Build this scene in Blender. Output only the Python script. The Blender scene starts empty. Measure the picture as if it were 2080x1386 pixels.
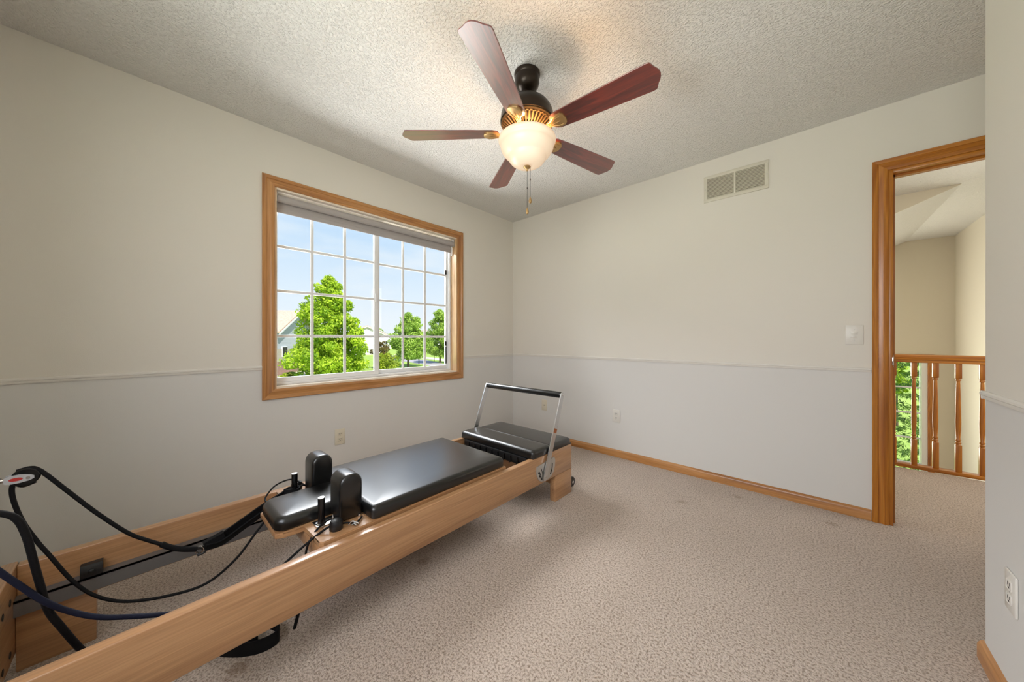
import bpy, bmesh, math, random
from mathutils import Vector, Matrix
R = math.radians
PI = math.pi
random.seed(7)
SC = bpy.context.scene
COL = SC.collection

# ------------------------------------------------------------------ camera, world, sun, lights, exposure
# world frame: x runs along the door wall (wall_back, y=0), y runs along the window wall (wall_left, x=0), z up
F_PX = 674.6
CAM = Vector((2.601, -2.894, 1.082))
cd = bpy.data.cameras.new('camera')
cam = bpy.data.objects.new('camera', cd)
COL.objects.link(cam)
cd.sensor_width = 36.0
cd.lens = F_PX / 2080 * 36.0
cd.shift_y = -5.5 / 2080
cd.clip_start = 0.02
cd.clip_end = 1000
cam.location = CAM
cam.rotation_euler = (PI / 2, 0, math.atan2(0.6707, 0.7417))
SC.camera = cam

vs = SC.view_settings
vs.view_transform = 'Standard'
vs.look = 'None'
vs.gamma = 1
vs.use_curve_mapping = False
vs.exposure = 0.0

def srgb(r, g, b):
    f = lambda c: ((c / 255) / 12.92) if c / 255 <= 0.04045 else (((c / 255) + 0.055) / 1.055) ** 2.4
    return (f(r), f(g), f(b), 1)

# sky: pale blue with thin high cloud
W = bpy.data.worlds.new('sky')
SC.world = W
W.use_nodes = True
wn, wl = W.node_tree.nodes, W.node_tree.links
wn.clear()
wo = wn.new('ShaderNodeOutputWorld')
wb = wn.new('ShaderNodeBackground')
tc = wn.new('ShaderNodeTexCoord')
sx = wn.new('ShaderNodeSeparateXYZ')
wl.new(tc.outputs['Generated'], sx.inputs[0])
rp = wn.new('ShaderNodeValToRGB')
wl.new(sx.outputs['Z'], rp.inputs[0])
e = rp.color_ramp.elements
e[0].position = 0.0; e[0].color = srgb(240, 245, 252)
e[1].position = 1.0; e[1].color = srgb(70, 130, 215)
for p_, c_ in ((0.12, srgb(226, 239, 253)), (0.26, srgb(202, 226, 251)), (0.40, srgb(170, 206, 246))):
    k_ = e.new(p_); k_.color = c_
mp = wn.new('ShaderNodeMapping')
mp.inputs['Scale'].default_value = (2.0, 2.0, 9.0)
wl.new(tc.outputs['Generated'], mp.inputs[0])
cn = wn.new('ShaderNodeTexNoise')
cn.inputs['Scale'].default_value = 1.6
cn.inputs['Detail'].default_value = 6
wl.new(mp.outputs[0], cn.inputs['Vector'])
cr = wn.new('ShaderNodeValToRGB')
cr.color_ramp.elements[0].position = 0.5; cr.color_ramp.elements[0].color = (0, 0, 0, 1)
cr.color_ramp.elements[1].position = 0.75; cr.color_ramp.elements[1].color = (0.6, 0.6, 0.6, 1)
wl.new(cn.outputs['Fac'], cr.inputs[0])
mx = wn.new('ShaderNodeMixRGB')
mx.inputs[2].default_value = (0.9, 0.93, 0.97, 1)
wl.new(cr.outputs[0], mx.inputs[0])
wl.new(rp.outputs[0], mx.inputs[1])
wl.new(mx.outputs[0], wb.inputs['Color'])
wb.inputs['Strength'].default_value = 1.08
wl.new(wb.outputs[0], wo.inputs[0])

def light(name, kind, loc, energy, color=(1, 1, 1), size=None, size_y=None, aim=None, radius=None):
    d = bpy.data.lights.new(name, kind)
    d.energy = energy
    d.color = color
    if kind == 'AREA':
        d.shape = 'RECTANGLE'; d.size = size; d.size_y = size_y
    if radius is not None and kind == 'POINT':
        d.shadow_soft_size = radius
    o = bpy.data.objects.new(name, d)
    COL.objects.link(o)
    o.location = loc
    if aim is not None:
        o.rotation_euler = (Vector(aim) - Vector(loc)).to_track_quat('-Z', 'Y').to_euler()
    return o

sun = light('sun', 'SUN', (20, 0, 30), 6.5, (1.0, 0.94, 0.84), aim=(20 - 0.64, 0.06, 30 - 0.77))
sun.data.angle = R(0.6)
# daylight of the high sky falling in through the window over the machine
light('window_daylight', 'AREA', (-1.55, -1.58, 3.25), 390, (0.99, 0.98, 1.0), 2.6, 1.6, aim=(1.0, -1.58, 0.8))
# daylight thrown up from the ground outside through the same window
light('ground_bounce_daylight', 'AREA', (-1.75, -1.58, -0.95), 480, (1.0, 0.975, 0.975), 3.2, 2.3, aim=(1.3, -1.5, 2.3))
# added fill lamp at an unseen opening in the wall behind the camera
light('rear_fill_light', 'AREA', (2.0, -3.72, 1.50), 36, (0.99, 0.98, 1.0), 1.4, 1.3, aim=(2.5, 0, 1.7)).data.spread = R(168)
# daylight through the foyer windows
light('foyer_daylight', 'AREA', (1.9, 4.55, 0.9), 120, (1.0, 0.97, 0.9), 1.3, 2.6, aim=(3.6, 1.6, 1.0))
light('hall_fill_light', 'AREA', (4.88, -0.1 + 0.86, 1.5), 26, (1.0, 0.95, 0.86), 0.9, 1.6, aim=(3.0, 0.9, 0.9))  # added fill lamp on the landing, standing by a windowless wall

# ------------------------------------------------------------------ measuring helpers
AX = Vector((0.7417, 0.6707, 0)); AF = Vector((-0.6707, 0.7417, 0))
def ray(px, py):
    return AX * ((px - 1040) / F_PX) + AF + Vector((0, 0, (687.5 - py) / F_PX))
def at(px, py, x=None, y=None, z=None, t=None):
    r = ray(px, py)
    if x is not None: t = (x - CAM.x) / r.x
    if y is not None: t = (y - CAM.y) / r.y
    if z is not None: t = (z - CAM.z) / r.z
    return CAM + r * t

# ------------------------------------------------------------------ mesh helpers
def bmn(): return bmesh.new()
def loft(bm, loops, cap0=True, cap1=True, closed=True):
    vs_ = [[bm.verts.new(p) for p in lp] for lp in loops]
    n = len(vs_[0])
    for a, b in zip(vs_[:-1], vs_[1:]):
        for i in range(n if closed else n - 1):
            j = (i + 1) % n
            try: bm.faces.new((a[i], a[j], b[j], b[i]))
            except ValueError: pass
    if cap0 and n > 2: bm.faces.new(list(reversed(vs_[0])))
    if cap1 and n > 2: bm.faces.new(vs_[-1])
    return vs_
def box(bm, x0, x1, y0, y1, z0, z1, bev=0, seg=2):
    lo = [(x0, y0), (x1, y0), (x1, y1), (x0, y1)]
    b2 = bmesh.new() if bev else bm
    loft(b2, [[(x, y, z0) for x, y in lo], [(x, y, z1) for x, y in lo]])
    if bev:
        bmesh.ops.bevel(b2, geom=b2.edges[:], offset=bev, segments=seg, profile=0.5, affect='EDGES')
        merge(bm, b2)
    return bm
def merge(bm, b2, mat=None):
    if mat is not None: bmesh.ops.transform(b2, matrix=mat, verts=b2.verts)
    m = bpy.data.meshes.new('tmp'); b2.to_mesh(m); b2.free()
    bm.from_mesh(m); bpy.data.meshes.remove(m)
def prism(bm, pts, d0, d1, axis='z'):
    def P(a, b, c):
        return {'z': (a, b, c), 'x': (c, a, b), 'y': (a, c, b)}[axis]
    loft(bm, [[P(a, b, d0) for a, b in pts], [P(a, b, d1) for a, b in pts]])
    return bm
def circ(c, r, n, ax='z', ph=0):
    out = []
    for i in range(n):
        a = 2 * PI * i / n + ph
        u, v = r * math.cos(a), r * math.sin(a)
        out.append({'z': (c[0] + u, c[1] + v, c[2]), 'x': (c[0], c[1] + u, c[2] + v), 'y': (c[0] + u, c[1], c[2] + v)}[ax])
    return out
def cyl(bm, c, r, h, ax='z', n=24, bev=0):
    d = {'z': Vector((0, 0, 1)), 'x': Vector((1, 0, 0)), 'y': Vector((0, 1, 0))}[ax]
    c = Vector(c)
    prof = [(r - bev, 0), (r, bev), (r, h - bev), (r - bev, h)] if bev else [(r, 0), (r, h)]
    loft(bm, [circ(c + d * s, q, n, ax) for q, s in prof])
    return bm
def lathe(bm, c, prof, n=32, cap0=True, cap1=True, ax='z'):
    c = Vector(c)
    d = {'z': Vector((0, 0, 1)), 'x': Vector((1, 0, 0)), 'y': Vector((0, 1, 0))}[ax]
    loft(bm, [circ(c + d * z, max(r, 1e-4), n, ax) for r, z in prof], cap0, cap1)
    return bm
def catmull(pts, k=8):
    pts = [Vector(p) for p in pts]
    P = [pts[0] * 2 - pts[1]] + pts + [pts[-1] * 2 - pts[-2]]
    out = []
    for i in range(1, len(P) - 2):
        a, b, c, d = P[i - 1], P[i], P[i + 1], P[i + 2]
        for s in range(k):
            t = s / k
            out.append(0.5 * ((2 * b) + (c - a) * t + (2 * a - 5 * b + 4 * c - d) * t * t + (3 * b - a - 3 * c + d) * t ** 3))
    out.append(pts[-1])
    return out
def tube(bm, pts, r, n=10, smooth=8, sect=None):
    P = catmull(pts, smooth) if smooth else [Vector(p) for p in pts]
    up = Vector((0, 0, 1)); prev = None; loops = []
    for i, p in enumerate(P):
        t = (P[min(i + 1, len(P) - 1)] - P[max(i - 1, 0)]).normalized()
        if prev is None:
            u = up.cross(t)
            if u.length < 1e-3: u = Vector((1, 0, 0)).cross(t)
        else:
            u = prev - t * prev.dot(t)
        u.normalize(); prev = u
        v = t.cross(u)
        if sect: loops.append([p + u * a + v * b for a, b in sect])
        else:
            rr = r(i / (len(P) - 1)) if callable(r) else r
            loops.append([p + (u * math.cos(2 * PI * k / n) + v * math.sin(2 * PI * k / n)) * rr for k in range(n)])
    loft(bm, loops)
    return bm
def ribbon(bm, pts, w, th, k=8, up=(0, 0, 1)):
    """flat strap: width w along `up`, thickness th across the path"""
    P = catmull(pts, k); up = Vector(up); loops = []
    for i, p in enumerate(P):
        t = (P[min(i + 1, len(P) - 1)] - P[max(i - 1, 0)]).normalized()
        s = t.cross(up).normalized(); q = s.cross(t).normalized()
        loops.append([p + s * th / 2 + q * w / 2, p - s * th / 2 + q * w / 2, p - s * th / 2 - q * w / 2, p + s * th / 2 - q * w / 2])
    loft(bm, loops)
    return bm
def rrect(x0, x1, y0, y1, r, ins=0, n=6):
    x0 += ins; x1 -= ins; y0 += ins; y1 -= ins; r = max(r - ins * 0.6, 0.004)
    out = []
    for cx, cy, a0 in ((x1 - r, y1 - r, 0), (x0 + r, y1 - r, 90), (x0 + r, y0 + r, 180), (x1 - r, y0 + r, 270)):
        for i in range(n + 1):
            a = R(a0 + 90 * i / n)
            out.append((cx + r * math.cos(a), cy + r * math.sin(a)))
    return out
def pad(bm, x0, x1, y0, y1, z0, z1, r=0.03, er=0.02, crown=0.004):
    loops = [[(x, y, z0) for x, y in rrect(x0, x1, y0, y1, r, 0.006)],
             [(x, y, z0 + 0.006) for x, y in rrect(x0, x1, y0, y1, r, 0)]]
    for i in range(7):
        a = PI / 2 * i / 6
        loops.append([(x, y, z1 - er + er * math.sin(a)) for x, y in rrect(x0, x1, y0, y1, r, er * (1 - math.cos(a)))])
    for ins, dz in ((er + 0.03, crown * .6), (er + 0.07, crown)):
        if min(x1 - x0, y1 - y0) / 2 > ins + 0.01:
            loops.append([(x, y, z1 + dz) for x, y in rrect(x0, x1, y0, y1, r, ins)])
    loft(bm, loops)
    return bm

WL = {}
def empty(name, loc, parent=None):
    o = bpy.data.objects.new(name, None); COL.objects.link(o)
    o.empty_display_size = 0.1
    WL[o] = Vector(loc)
    if parent: o.parent = parent; o.location = Vector(loc) - WL[parent]
    else: o.location = loc
    return o
def obj(name, bm, mat, parent=None, origin=None, ang=35, smooth=True):
    bmesh.ops.recalc_face_normals(bm, faces=bm.faces)
    me = bpy.data.meshes.new(name)
    o_ = Vector(origin) if origin is not None else (WL[parent] if parent else Vector((0, 0, 0)))
    bmesh.ops.translate(bm, verts=bm.verts, vec=-o_)
    bm.to_mesh(me); bm.free()
    if smooth:
        me.shade_smooth(); me.set_sharp_from_angle(angle=R(ang))
    for m in (mat if isinstance(mat, (list, tuple)) else [mat]): me.materials.append(m)
    o = bpy.data.objects.new(name, me); COL.objects.link(o)
    WL[o] = o_
    if parent: o.parent = parent; o.location = o_ - WL[parent]
    else: o.location = o_
    return o
def tag(o, label, cat, group=None, kind=None):
    o['label'] = label; o['category'] = cat
    if group: o['group'] = group
    if kind: o['kind'] = kind
    return o
def struct(o, label=None):
    o['kind'] = 'structure'
    if label: o['label'] = label
    return o
def copy_tree(o, parent=None):
    c = o.copy(); COL.objects.link(c); c.parent = parent
    for ch in list(o.children): copy_tree(ch, c)
    return c

# ------------------------------------------------------------------ materials
def mat(name, col, rough=0.5, metal=0, spec=0.5, coat=0, coat_r=0.1):
    m = bpy.data.materials.new(name); m.use_nodes = True
    b = m.node_tree.nodes['Principled BSDF']
    b.inputs['Base Color'].default_value = col
    b.inputs['Roughness'].default_value = rough
    b.inputs['Metallic'].default_value = metal
    b.inputs['Specular IOR Level'].default_value = spec
    b.inputs['Coat Weight'].default_value = coat
    b.inputs['Coat Roughness'].default_value = coat_r
    return m
def nt(m): return m.node_tree.nodes, m.node_tree.links, m.node_tree.nodes['Principled BSDF']
def coords(m, scale=(1, 1, 1), world=False):
    n, l, b = nt(m)
    if world:
        t = n.new('ShaderNodeNewGeometry'); out = t.outputs['Position']
    else:
        t = n.new('ShaderNodeTexCoord'); out = t.outputs['Object']
    mp = n.new('ShaderNodeMapping'); mp.inputs['Scale'].default_value = scale
    l.new(out, mp.inputs[0])
    return mp.outputs[0]
def noise(m, vec, scale, detail=4, rough=0.5, dist=0):
    n, l, b = nt(m)
    t = n.new('ShaderNodeTexNoise')
    t.inputs['Scale'].default_value = scale; t.inputs['Detail'].default_value = detail
    t.inputs['Roughness'].default_value = rough; t.inputs['Distortion'].default_value = dist
    l.new(vec, t.inputs['Vector'])
    return t.outputs['Fac']
def ramp(m, fac, stops):
    n, l, b = nt(m)
    r = n.new('ShaderNodeValToRGB'); l.new(fac, r.inputs[0])
    el = r.color_ramp.elements
    el[0].position, el[0].color = stops[0]
    el[1].position, el[1].color = stops[-1]
    for p, c in stops[1:-1]:
        k = el.new(p); k.color = c
    return r.outputs[0]
def mix(m, fac, a, b_, mode='MIX'):
    n, l, b = nt(m)
    x = n.new('ShaderNodeMixRGB'); x.blend_type = mode
    for s, v in ((0, fac), (1, a), (2, b_)):
        if hasattr(v, 'links'): l.new(v, x.inputs[s])
        else: x.inputs[s].default_value = v
    return x.outputs[0]
def bump(m, h, strength, dist=0.01):
    n, l, b = nt(m)
    x = n.new('ShaderNodeBump'); x.inputs['Strength'].default_value = strength
    x.inputs['Distance'].default_value = dist
    l.new(h, x.inputs['Height']); l.new(x.outputs[0], b.inputs['Normal'])
def base(m, c): m.node_tree.links.new(c, m.node_tree.nodes['Principled BSDF'].inputs['Base Color'])

def wood(name, c1, c2, c3, axis='y', rough=0.38, coat=0.3, fine=1.0, strips=0, strip_axis=2):
    m = mat(name, c1, rough, coat=coat, coat_r=0.18)
    s = {'x': (0.07, 1, 1), 'y': (1, 0.07, 1), 'z': (1, 1, 0.07)}[axis]
    v = coords(m, s)
    big = noise(m, v, 14 * fine, 3, 0.5, 1.4)
    c = ramp(m, big, [(0.30, c3), (0.46, c2), (0.56, c1), (0.72, c2)])
    s2 = {'x': (0.02, 1, 1), 'y': (1, 0.02, 1), 'z': (1, 1, 0.02)}[axis]
    fin = noise(m, coords(m, s2), 240 * fine, 2, 0.6)
    c = mix(m, 0.35, c, ramp(m, fin, [(0.35, (0.45, 0.42, 0.40, 1)), (0.62, (1, 1, 1, 1))]), 'MULTIPLY')
    if strips:
        n, l, b = nt(m)
        sp = n.new('ShaderNodeSeparateXYZ'); l.new(coords(m, (1, 1, 1)), sp.inputs[0])
        mu = n.new('ShaderNodeMath'); mu.operation = 'MULTIPLY'; mu.inputs[1].default_value = 1 / strips
        l.new(sp.outputs[strip_axis], mu.inputs[0])
        fl = n.new('ShaderNodeMath'); fl.operation = 'FLOOR'; l.new(mu.outputs[0], fl.inputs[0])
        wn_ = n.new('ShaderNodeTexWhiteNoise'); wn_.noise_dimensions = '1D'; l.new(fl.outputs[0], wn_.inputs['W'])
        c = mix(m, 1.0, c, ramp(m, wn_.outputs['Value'], [(0.0, (0.84, 0.80, 0.78, 1)), (1.0, (1.0, 1.0, 1.0, 1))]), 'MULTIPLY')
    base(m, c)
    return m

OAK = (srgb(198, 142, 84), srgb(182, 124, 66), srgb(152, 98, 50))
M = {}
for ax_ in 'xyz':
    M['oak_' + ax_] = wood('honey_oak_' + ax_, *OAK, axis=ax_, coat=0.4)
    M['oak_dark_' + ax_] = wood('amber_oak_' + ax_, srgb(196, 126, 38), srgb(172, 102, 20), srgb(140, 74, 10), axis=ax_, coat=0.4)
    M['maple_' + ax_] = wood('maple_' + ax_, srgb(198, 153, 109), srgb(189, 143, 100), srgb(176, 130, 90), axis=ax_, rough=0.42, coat=0.7, fine=0.8,
                             strips=0.041)
    M['mahog_' + ax_] = None
M['jamb_oak'] = wood('pale_oak_liner', srgb(226, 190, 146), srgb(216, 174, 126), srgb(196, 150, 102), axis='z', rough=0.3, coat=0.9)
M['jamb_oak_lit'] = wood('lit_oak_liner_y', srgb(250, 238, 220), srgb(246, 230, 206), srgb(236, 214, 186), axis='y', rough=0.3, coat=0.9)  # head and sill liner: brightness at the window put into a paler oak colour

def wallpaint(name, up, lo=None, zc=0.894):
    m = mat(name, up, 0.62, spec=0.3)
    n, l, b = nt(m)
    v = coords(m, (1, 1, 1), world=True)
    bump(m, noise(m, v, 260, 3), 0.12, 0.002)
    if lo:
        sp = n.new('ShaderNodeSeparateXYZ'); l.new(v, sp.inputs[0])
        gt = n.new('ShaderNodeMath'); gt.operation = 'GREATER_THAN'; gt.inputs[1].default_value = zc
        l.new(sp.outputs[2], gt.inputs[0])
        base(m, mix(m, gt.outputs[0], lo, up))
    return m
UP = srgb(226, 221, 211); LO = srgb(219, 217, 213)
M['paint'] = wallpaint('wall_paint', UP, LO)
M['paint_hall'] = wallpaint('hall_paint', srgb(219, 211, 194))
M['trim_paint'] = mat('painted_trim', srgb(225, 221, 213), 0.45)
m = mat('ceiling_texture', srgb(236, 234, 229), 0.9, spec=0.2)
v = coords(m, (1, 1, 1), world=True)
h1 = noise(m, v, 95, 3, 0.6, 0.3)
bump(m, ramp(m, h1, [(0.40, (0, 0, 0, 1)), (0.52, (0.25, 0.25, 0.25, 1)), (0.66, (1, 1, 1, 1))]), 0.75, 0.008)
M['ceiling'] = m

def carpet(name, c1, c2, c3):
    m = mat(name, c1, 0.95, spec=0.15)
    n, l, b = nt(m)
    b.inputs['Sheen Weight'].default_value = 0.25
    b.inputs['Sheen Roughness'].default_value = 0.6
    v = coords(m, (1, 1, 1), world=True)
    f = noise(m, v, 125, 3, 0.75)
    c = ramp(m, f, [(0.38, c3), (0.48, c2), (0.58, c1)])
    lg = noise(m, v, 2.3, 3, 0.6)
    c = mix(m, 1.0, c, ramp(m, lg, [(0.3, (0.93, 0.92, 0.90, 1)), (0.7, (1, 1, 1, 1))]), 'MULTIPLY')
    base(m, c)
    f2 = noise(m, v, 125, 3, 0.75)
    bump(m, f2, 1.0, 0.012)
    return m, v
M['carpet'], cv = carpet('carpet', srgb(226, 209, 196), srgb(203, 184, 168), srgb(150, 127, 108))
# worn stains with a shape of their own
m = M['carpet']; n, l, b = nt(m)
cur = b.inputs['Base Color'].links[0].from_socket
for (sx_, sy_, rr, cc) in ((1.207, -2.687, 0.052, srgb(120, 84, 40)), (1.202, -1.985, 0.048, srgb(140, 108, 76)),
                          (1.961, -0.513, 0.046, srgb(150, 124, 96)), (2.223, -0.185, 0.047, srgb(150, 122, 92)), (2.686, -0.210, 0.047, srgb(146, 118, 88))):
    d = n.new('ShaderNodeVectorMath'); d.operation = 'DISTANCE'; d.inputs[1].default_value = (sx_, sy_, 0)
    l.new(cv, d.inputs[0])
    nz = noise(m, cv, 60, 3)
    ad = n.new('ShaderNodeMath'); ad.operation = 'MULTIPLY_ADD'; ad.inputs[1].default_value = 0.09
    l.new(nz, ad.inputs[0]); l.new(d.outputs['Value'], ad.inputs[2])
    cur = mix(m, ramp(m, ad.outputs[0], [(rr + 0.01, (0.55, 0.55, 0.55, 1)), (rr + 0.035, (0, 0, 0, 1))]), cur, cc)
base(m, cur)

M['white'] = mat('white_vinyl', srgb(236, 236, 236), 0.35)
M['plate'] = mat('white_plate_plastic', srgb(226, 222, 214), 0.35)
M['plate_cream'] = mat('cream_plate_plastic', srgb(222, 214, 194), 0.35)
M['dark'] = mat('dark_slot', srgb(28, 26, 24), 0.6)
M['grille'] = mat('grille_paint', srgb(214, 208, 192), 0.5)
M['vinyl'] = mat('black_vinyl', srgb(12, 12, 12), 0.40, spec=0.15, coat=1.0, coat_r=0.27)
M['vinyl'].node_tree.nodes['Principled BSDF'].inputs['Coat IOR'].default_value = 1.52
bump(M['vinyl'], noise(M['vinyl'], coords(M['vinyl']), 420, 3), 0.10, 0.002)
M['black'] = mat('black_plastic', srgb(20, 20, 21), 0.4)
M['black_gloss'] = mat('black_gloss_plastic', srgb(16, 16, 17), 0.18)
M['webbing'] = mat('black_webbing', srgb(18, 18, 20), 0.8, spec=0.2)
M['navy'] = mat('navy_rope', srgb(20, 24, 44), 0.6, spec=0.2)
M['rope'] = mat('black_rope', srgb(12, 12, 15), 0.55, spec=0.2)
for k_ in ('navy', 'rope'):
    bump(M[k_], noise(M[k_], coords(M[k_]), 500, 2), 0.4, 0.002)
M['alu'] = mat('brushed_aluminium', srgb(205, 205, 205), 0.28, metal=1)
M['cap'] = mat('satin_silver_cap', srgb(225, 225, 225), 0.45, metal=0.4)
M['steel'] = mat('grey_steel_track', srgb(128, 128, 130), 0.4, metal=0.6)
M['chrome'] = mat('chrome', srgb(220, 220, 222), 0.1, metal=1)
M['alu_plate'] = mat('satin_plate', srgb(196, 194, 190), 0.4, metal=0.7)
M['grey_plastic'] = mat('grey_pulley_plastic', srgb(188, 188, 190), 0.35)
M['red'] = mat('red_mark', srgb(190, 50, 45), 0.5)
M['copper'] = mat('orange_brown_patch', srgb(160, 92, 50), 0.5)
M['shade'] = mat('roller_shade_cloth', srgb(176, 170, 168), 0.85, spec=0.2)
M['bronze'] = mat('dark_bronze', srgb(44, 34, 26), 0.32, metal=0.55)
M['gold'] = mat('antique_gold', srgb(188, 154, 104), 0.38, metal=0.7)
M['gold_ring'] = mat('aged_gold_ring', srgb(118, 92, 60), 0.45, metal=0.6)
bump(M['gold'], noise(M['gold'], coords(M['gold']), 160, 2), 0.15, 0.002)

def mahogany():  # polished
    m = mat('mahogany_blade', srgb(92, 22, 14), 0.35, coat=1.0, coat_r=0.30)
    n, l, b = nt(m)
    b.inputs['Coat IOR'].default_value = 1.9
    t = n.new('ShaderNodeUVMap'); t.uv_map = 'grain'
    mp = n.new('ShaderNodeMapping'); mp.inputs['Scale'].default_value = (1.2, 14, 1); l.new(t.outputs[0], mp.inputs[0])
    f = noise(m, mp.outputs[0], 3.2, 4, 0.55, 1.2)
    base(m, ramp(m, f, [(0.32, srgb(58, 14, 10)), (0.5, srgb(104, 28, 18)), (0.68, srgb(132, 44, 26))]))
    return m
M['mahog'] = mahogany()

m = bpy.data.materials.new('window_glass'); m.use_nodes = True
n, l = m.node_tree.nodes, m.node_tree.links; n.clear()
o_ = n.new('ShaderNodeOutputMaterial'); mxs = n.new('ShaderNodeMixShader')
tr = n.new('ShaderNodeBsdfTransparent'); gl = n.new('ShaderNodeBsdfGlossy'); gl.inputs['Roughness'].default_value = 0.02
fr = n.new('ShaderNodeFresnel'); fr.inputs['IOR'].default_value = 1.22
tr.inputs['Color'].default_value = (0.97, 0.985, 0.98, 1)
l.new(fr.outputs[0], mxs.inputs[0]); l.new(tr.outputs[0], mxs.inputs[1]); l.new(gl.outputs[0], mxs.inputs[2]); l.new(mxs.outputs[0], o_.inputs[0])
M['glass'] = m

# frosted lamp bowl: gives off the light of the bulbs behind it
m = mat('frosted_lamp_glass', srgb(176, 164, 146), 0.35)
n, l, b = nt(m)
lw = n.new('ShaderNodeLayerWeight'); lw.inputs['Blend'].default_value = 0.45
em = ramp(m, lw.outputs['Facing'], [(0.0, (1.05, 0.88, 0.66, 1)), (0.25, (0.88, 0.68, 0.48, 1)), (0.6, (0.72, 0.52, 0.35, 1)), (0.95, (0.55, 0.36, 0.22, 1))])
l.new(em, b.inputs['Emission Color'])
b.inputs['Emission Strength'].default_value = 0.8
M['bowl'] = m

def leafmat(name, c1, c2, c3):
    m = mat(name, c1, 0.5, spec=0.3)
    n, l, b = nt(m)
    f = noise(m, coords(m), 1.3, 3, 0.7)
    at_ = n.new('ShaderNodeAttribute'); at_.attribute_name = 'tint'
    c = ramp(m, at_.outputs['Fac'], [(0.0, c3), (0.5, c2), (1.0, c1)])
    base(m, c)
    tl = n.new('ShaderNodeBsdfTranslucent'); l.new(c, tl.inputs[0])
    ms = n.new('ShaderNodeMixShader'); ms.inputs[0].default_value = 0.4
    out = n['Material Output']
    l.new(b.outputs[0], ms.inputs[1]); l.new(tl.outputs[0], ms.inputs[2]); l.new(ms.outputs[0], out.inputs[0])
    return m
M['leaf'] = leafmat('maple_leaves', srgb(230, 242, 92), srgb(180, 208, 52), srgb(96, 138, 34))
M['leaf2'] = leafmat('linden_leaves', srgb(210, 230, 120), srgb(170, 200, 86), srgb(124, 160, 66))
M['leaf_red'] = leafmat('reddish_leaves', srgb(150, 140, 72), srgb(120, 104, 56), srgb(92, 76, 48))
M['leaf_yel'] = leafmat('yellow_green_leaves', srgb(206, 216, 80), srgb(168, 184, 52), srgb(118, 140, 40))
M['needle'] = leafmat('spruce_needles', srgb(176, 204, 90), srgb(110, 146, 66), srgb(56, 88, 46))
M['bark'] = mat('bark', srgb(110, 92, 76), 0.9)
m = mat('lawn_grass', srgb(140, 180, 60), 0.9, spec=0.1)
v = coords(m, (1, 1, 1), world=True)
base(m, mix(m, 0.5, ramp(m, noise(m, v, 0.35, 4, 0.6), [(0.35, srgb(142, 170, 76)), (0.65, srgb(182, 204, 104))]),
            ramp(m, noise(m, v, 9, 3, 0.7), [(0.35, srgb(130, 162, 70)), (0.65, srgb(186, 208, 112))])))
M['lawn'] = m
M['road'] = mat('asphalt', srgb(176, 170, 172), 0.9)
M['concrete'] = mat('pale_concrete', srgb(222, 208, 192), 0.9)
def stripes(name, c1, c2, step, rough=0.8):
    m = mat(name, c1, rough)
    n, l, b = nt(m)
    sp = n.new('ShaderNodeSeparateXYZ'); l.new(coords(m, (1, 1, 1), world=True), sp.inputs[0])
    mu = n.new('ShaderNodeMath'); mu.operation = 'MULTIPLY'; mu.inputs[1].default_value = 1 / step; l.new(sp.outputs[2], mu.inputs[0])
    fr_ = n.new('ShaderNodeMath'); fr_.operation = 'FRACT'; l.new(mu.outputs[0], fr_.inputs[0])
    base(m, ramp(m, fr_.outputs[0], [(0.10, c2), (0.16, c1)]))
    return m
M['siding_grey'] = stripes('grey_lap_siding', srgb(186, 190, 200), srgb(160, 164, 174), 0.16)
M['siding_tan'] = stripes('tan_lap_siding', srgb(188, 178, 164), srgb(166, 156, 142), 0.16)
M['siding_white'] = stripes('white_lap_siding', srgb(226, 224, 222), srgb(204, 202, 200), 0.16)
m = mat('brick', srgb(150, 110, 92), 0.9)
n, l, b = nt(m)
bt = n.new('ShaderNodeTexBrick'); bt.inputs['Scale'].default_value = 3.2
bt.inputs['Color1'].default_value = srgb(158, 114, 96); bt.inputs['Color2'].default_value = srgb(128, 92, 80); bt.inputs['Mortar'].default_value = srgb(186, 172, 160)
mp_ = n.new('ShaderNodeMapping'); mp_.inputs['Rotation'].default_value = (PI / 2, 0, 0)
l.new(coords(m), mp_.inputs[0]); l.new(mp_.outputs[0], bt.inputs['Vector']); l.new(bt.outputs[0], b.inputs['Base Color'])
M['brick'] = m
m = mat('roof_shingles', srgb(206, 176, 158), 0.95)
base(m, ramp(m, noise(m, coords(m), 6, 4, 0.7), [(0.35, srgb(190, 160, 144)), (0.65, srgb(218, 190, 170))]))
M['shingle'] = m
M['shingle_grey'] = mat('grey_shingles', srgb(150, 140, 138), 0.95)

# ------------------------------------------------------------------ setting: this room
XR = 3.03      # face of the near right wall
YC = -1.01     # its far corner
YB = -3.52     # wall behind the camera
ZC = 2.44
bm = bmn(); box(bm, -0.15, 5.2, -3.7, 1.36, -0.12, 0); struct(obj('floor', bm, M['carpet']), 'beige cut pile carpet')
bm = bmn(); box(bm, -0.15, 5.2, -3.7, 0.115, ZC, ZC + 0.15); box(bm, -0.15, 5.2, 0.115, 1.93, ZC, ZC + 0.15)
struct(obj('ceiling', bm, M['ceiling']), 'white textured ceiling')
# window wall
WY0, WY1, WZ0, WZ1 = -2.328, -0.825, 0.752, 2.070
bm = bmn()
box(bm, -0.15, 0, -3.7, WY0, 0, ZC); box(bm, -0.15, 0, WY1, 0.115, 0, ZC)
box(bm, -0.15, 0, WY0, WY1, 0, WZ0); box(bm, -0.15, 0, WY0, WY1, WZ1, ZC)
struct(obj('wall_left', bm, M['paint'], smooth=False), 'off-white wall with the window')
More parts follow.
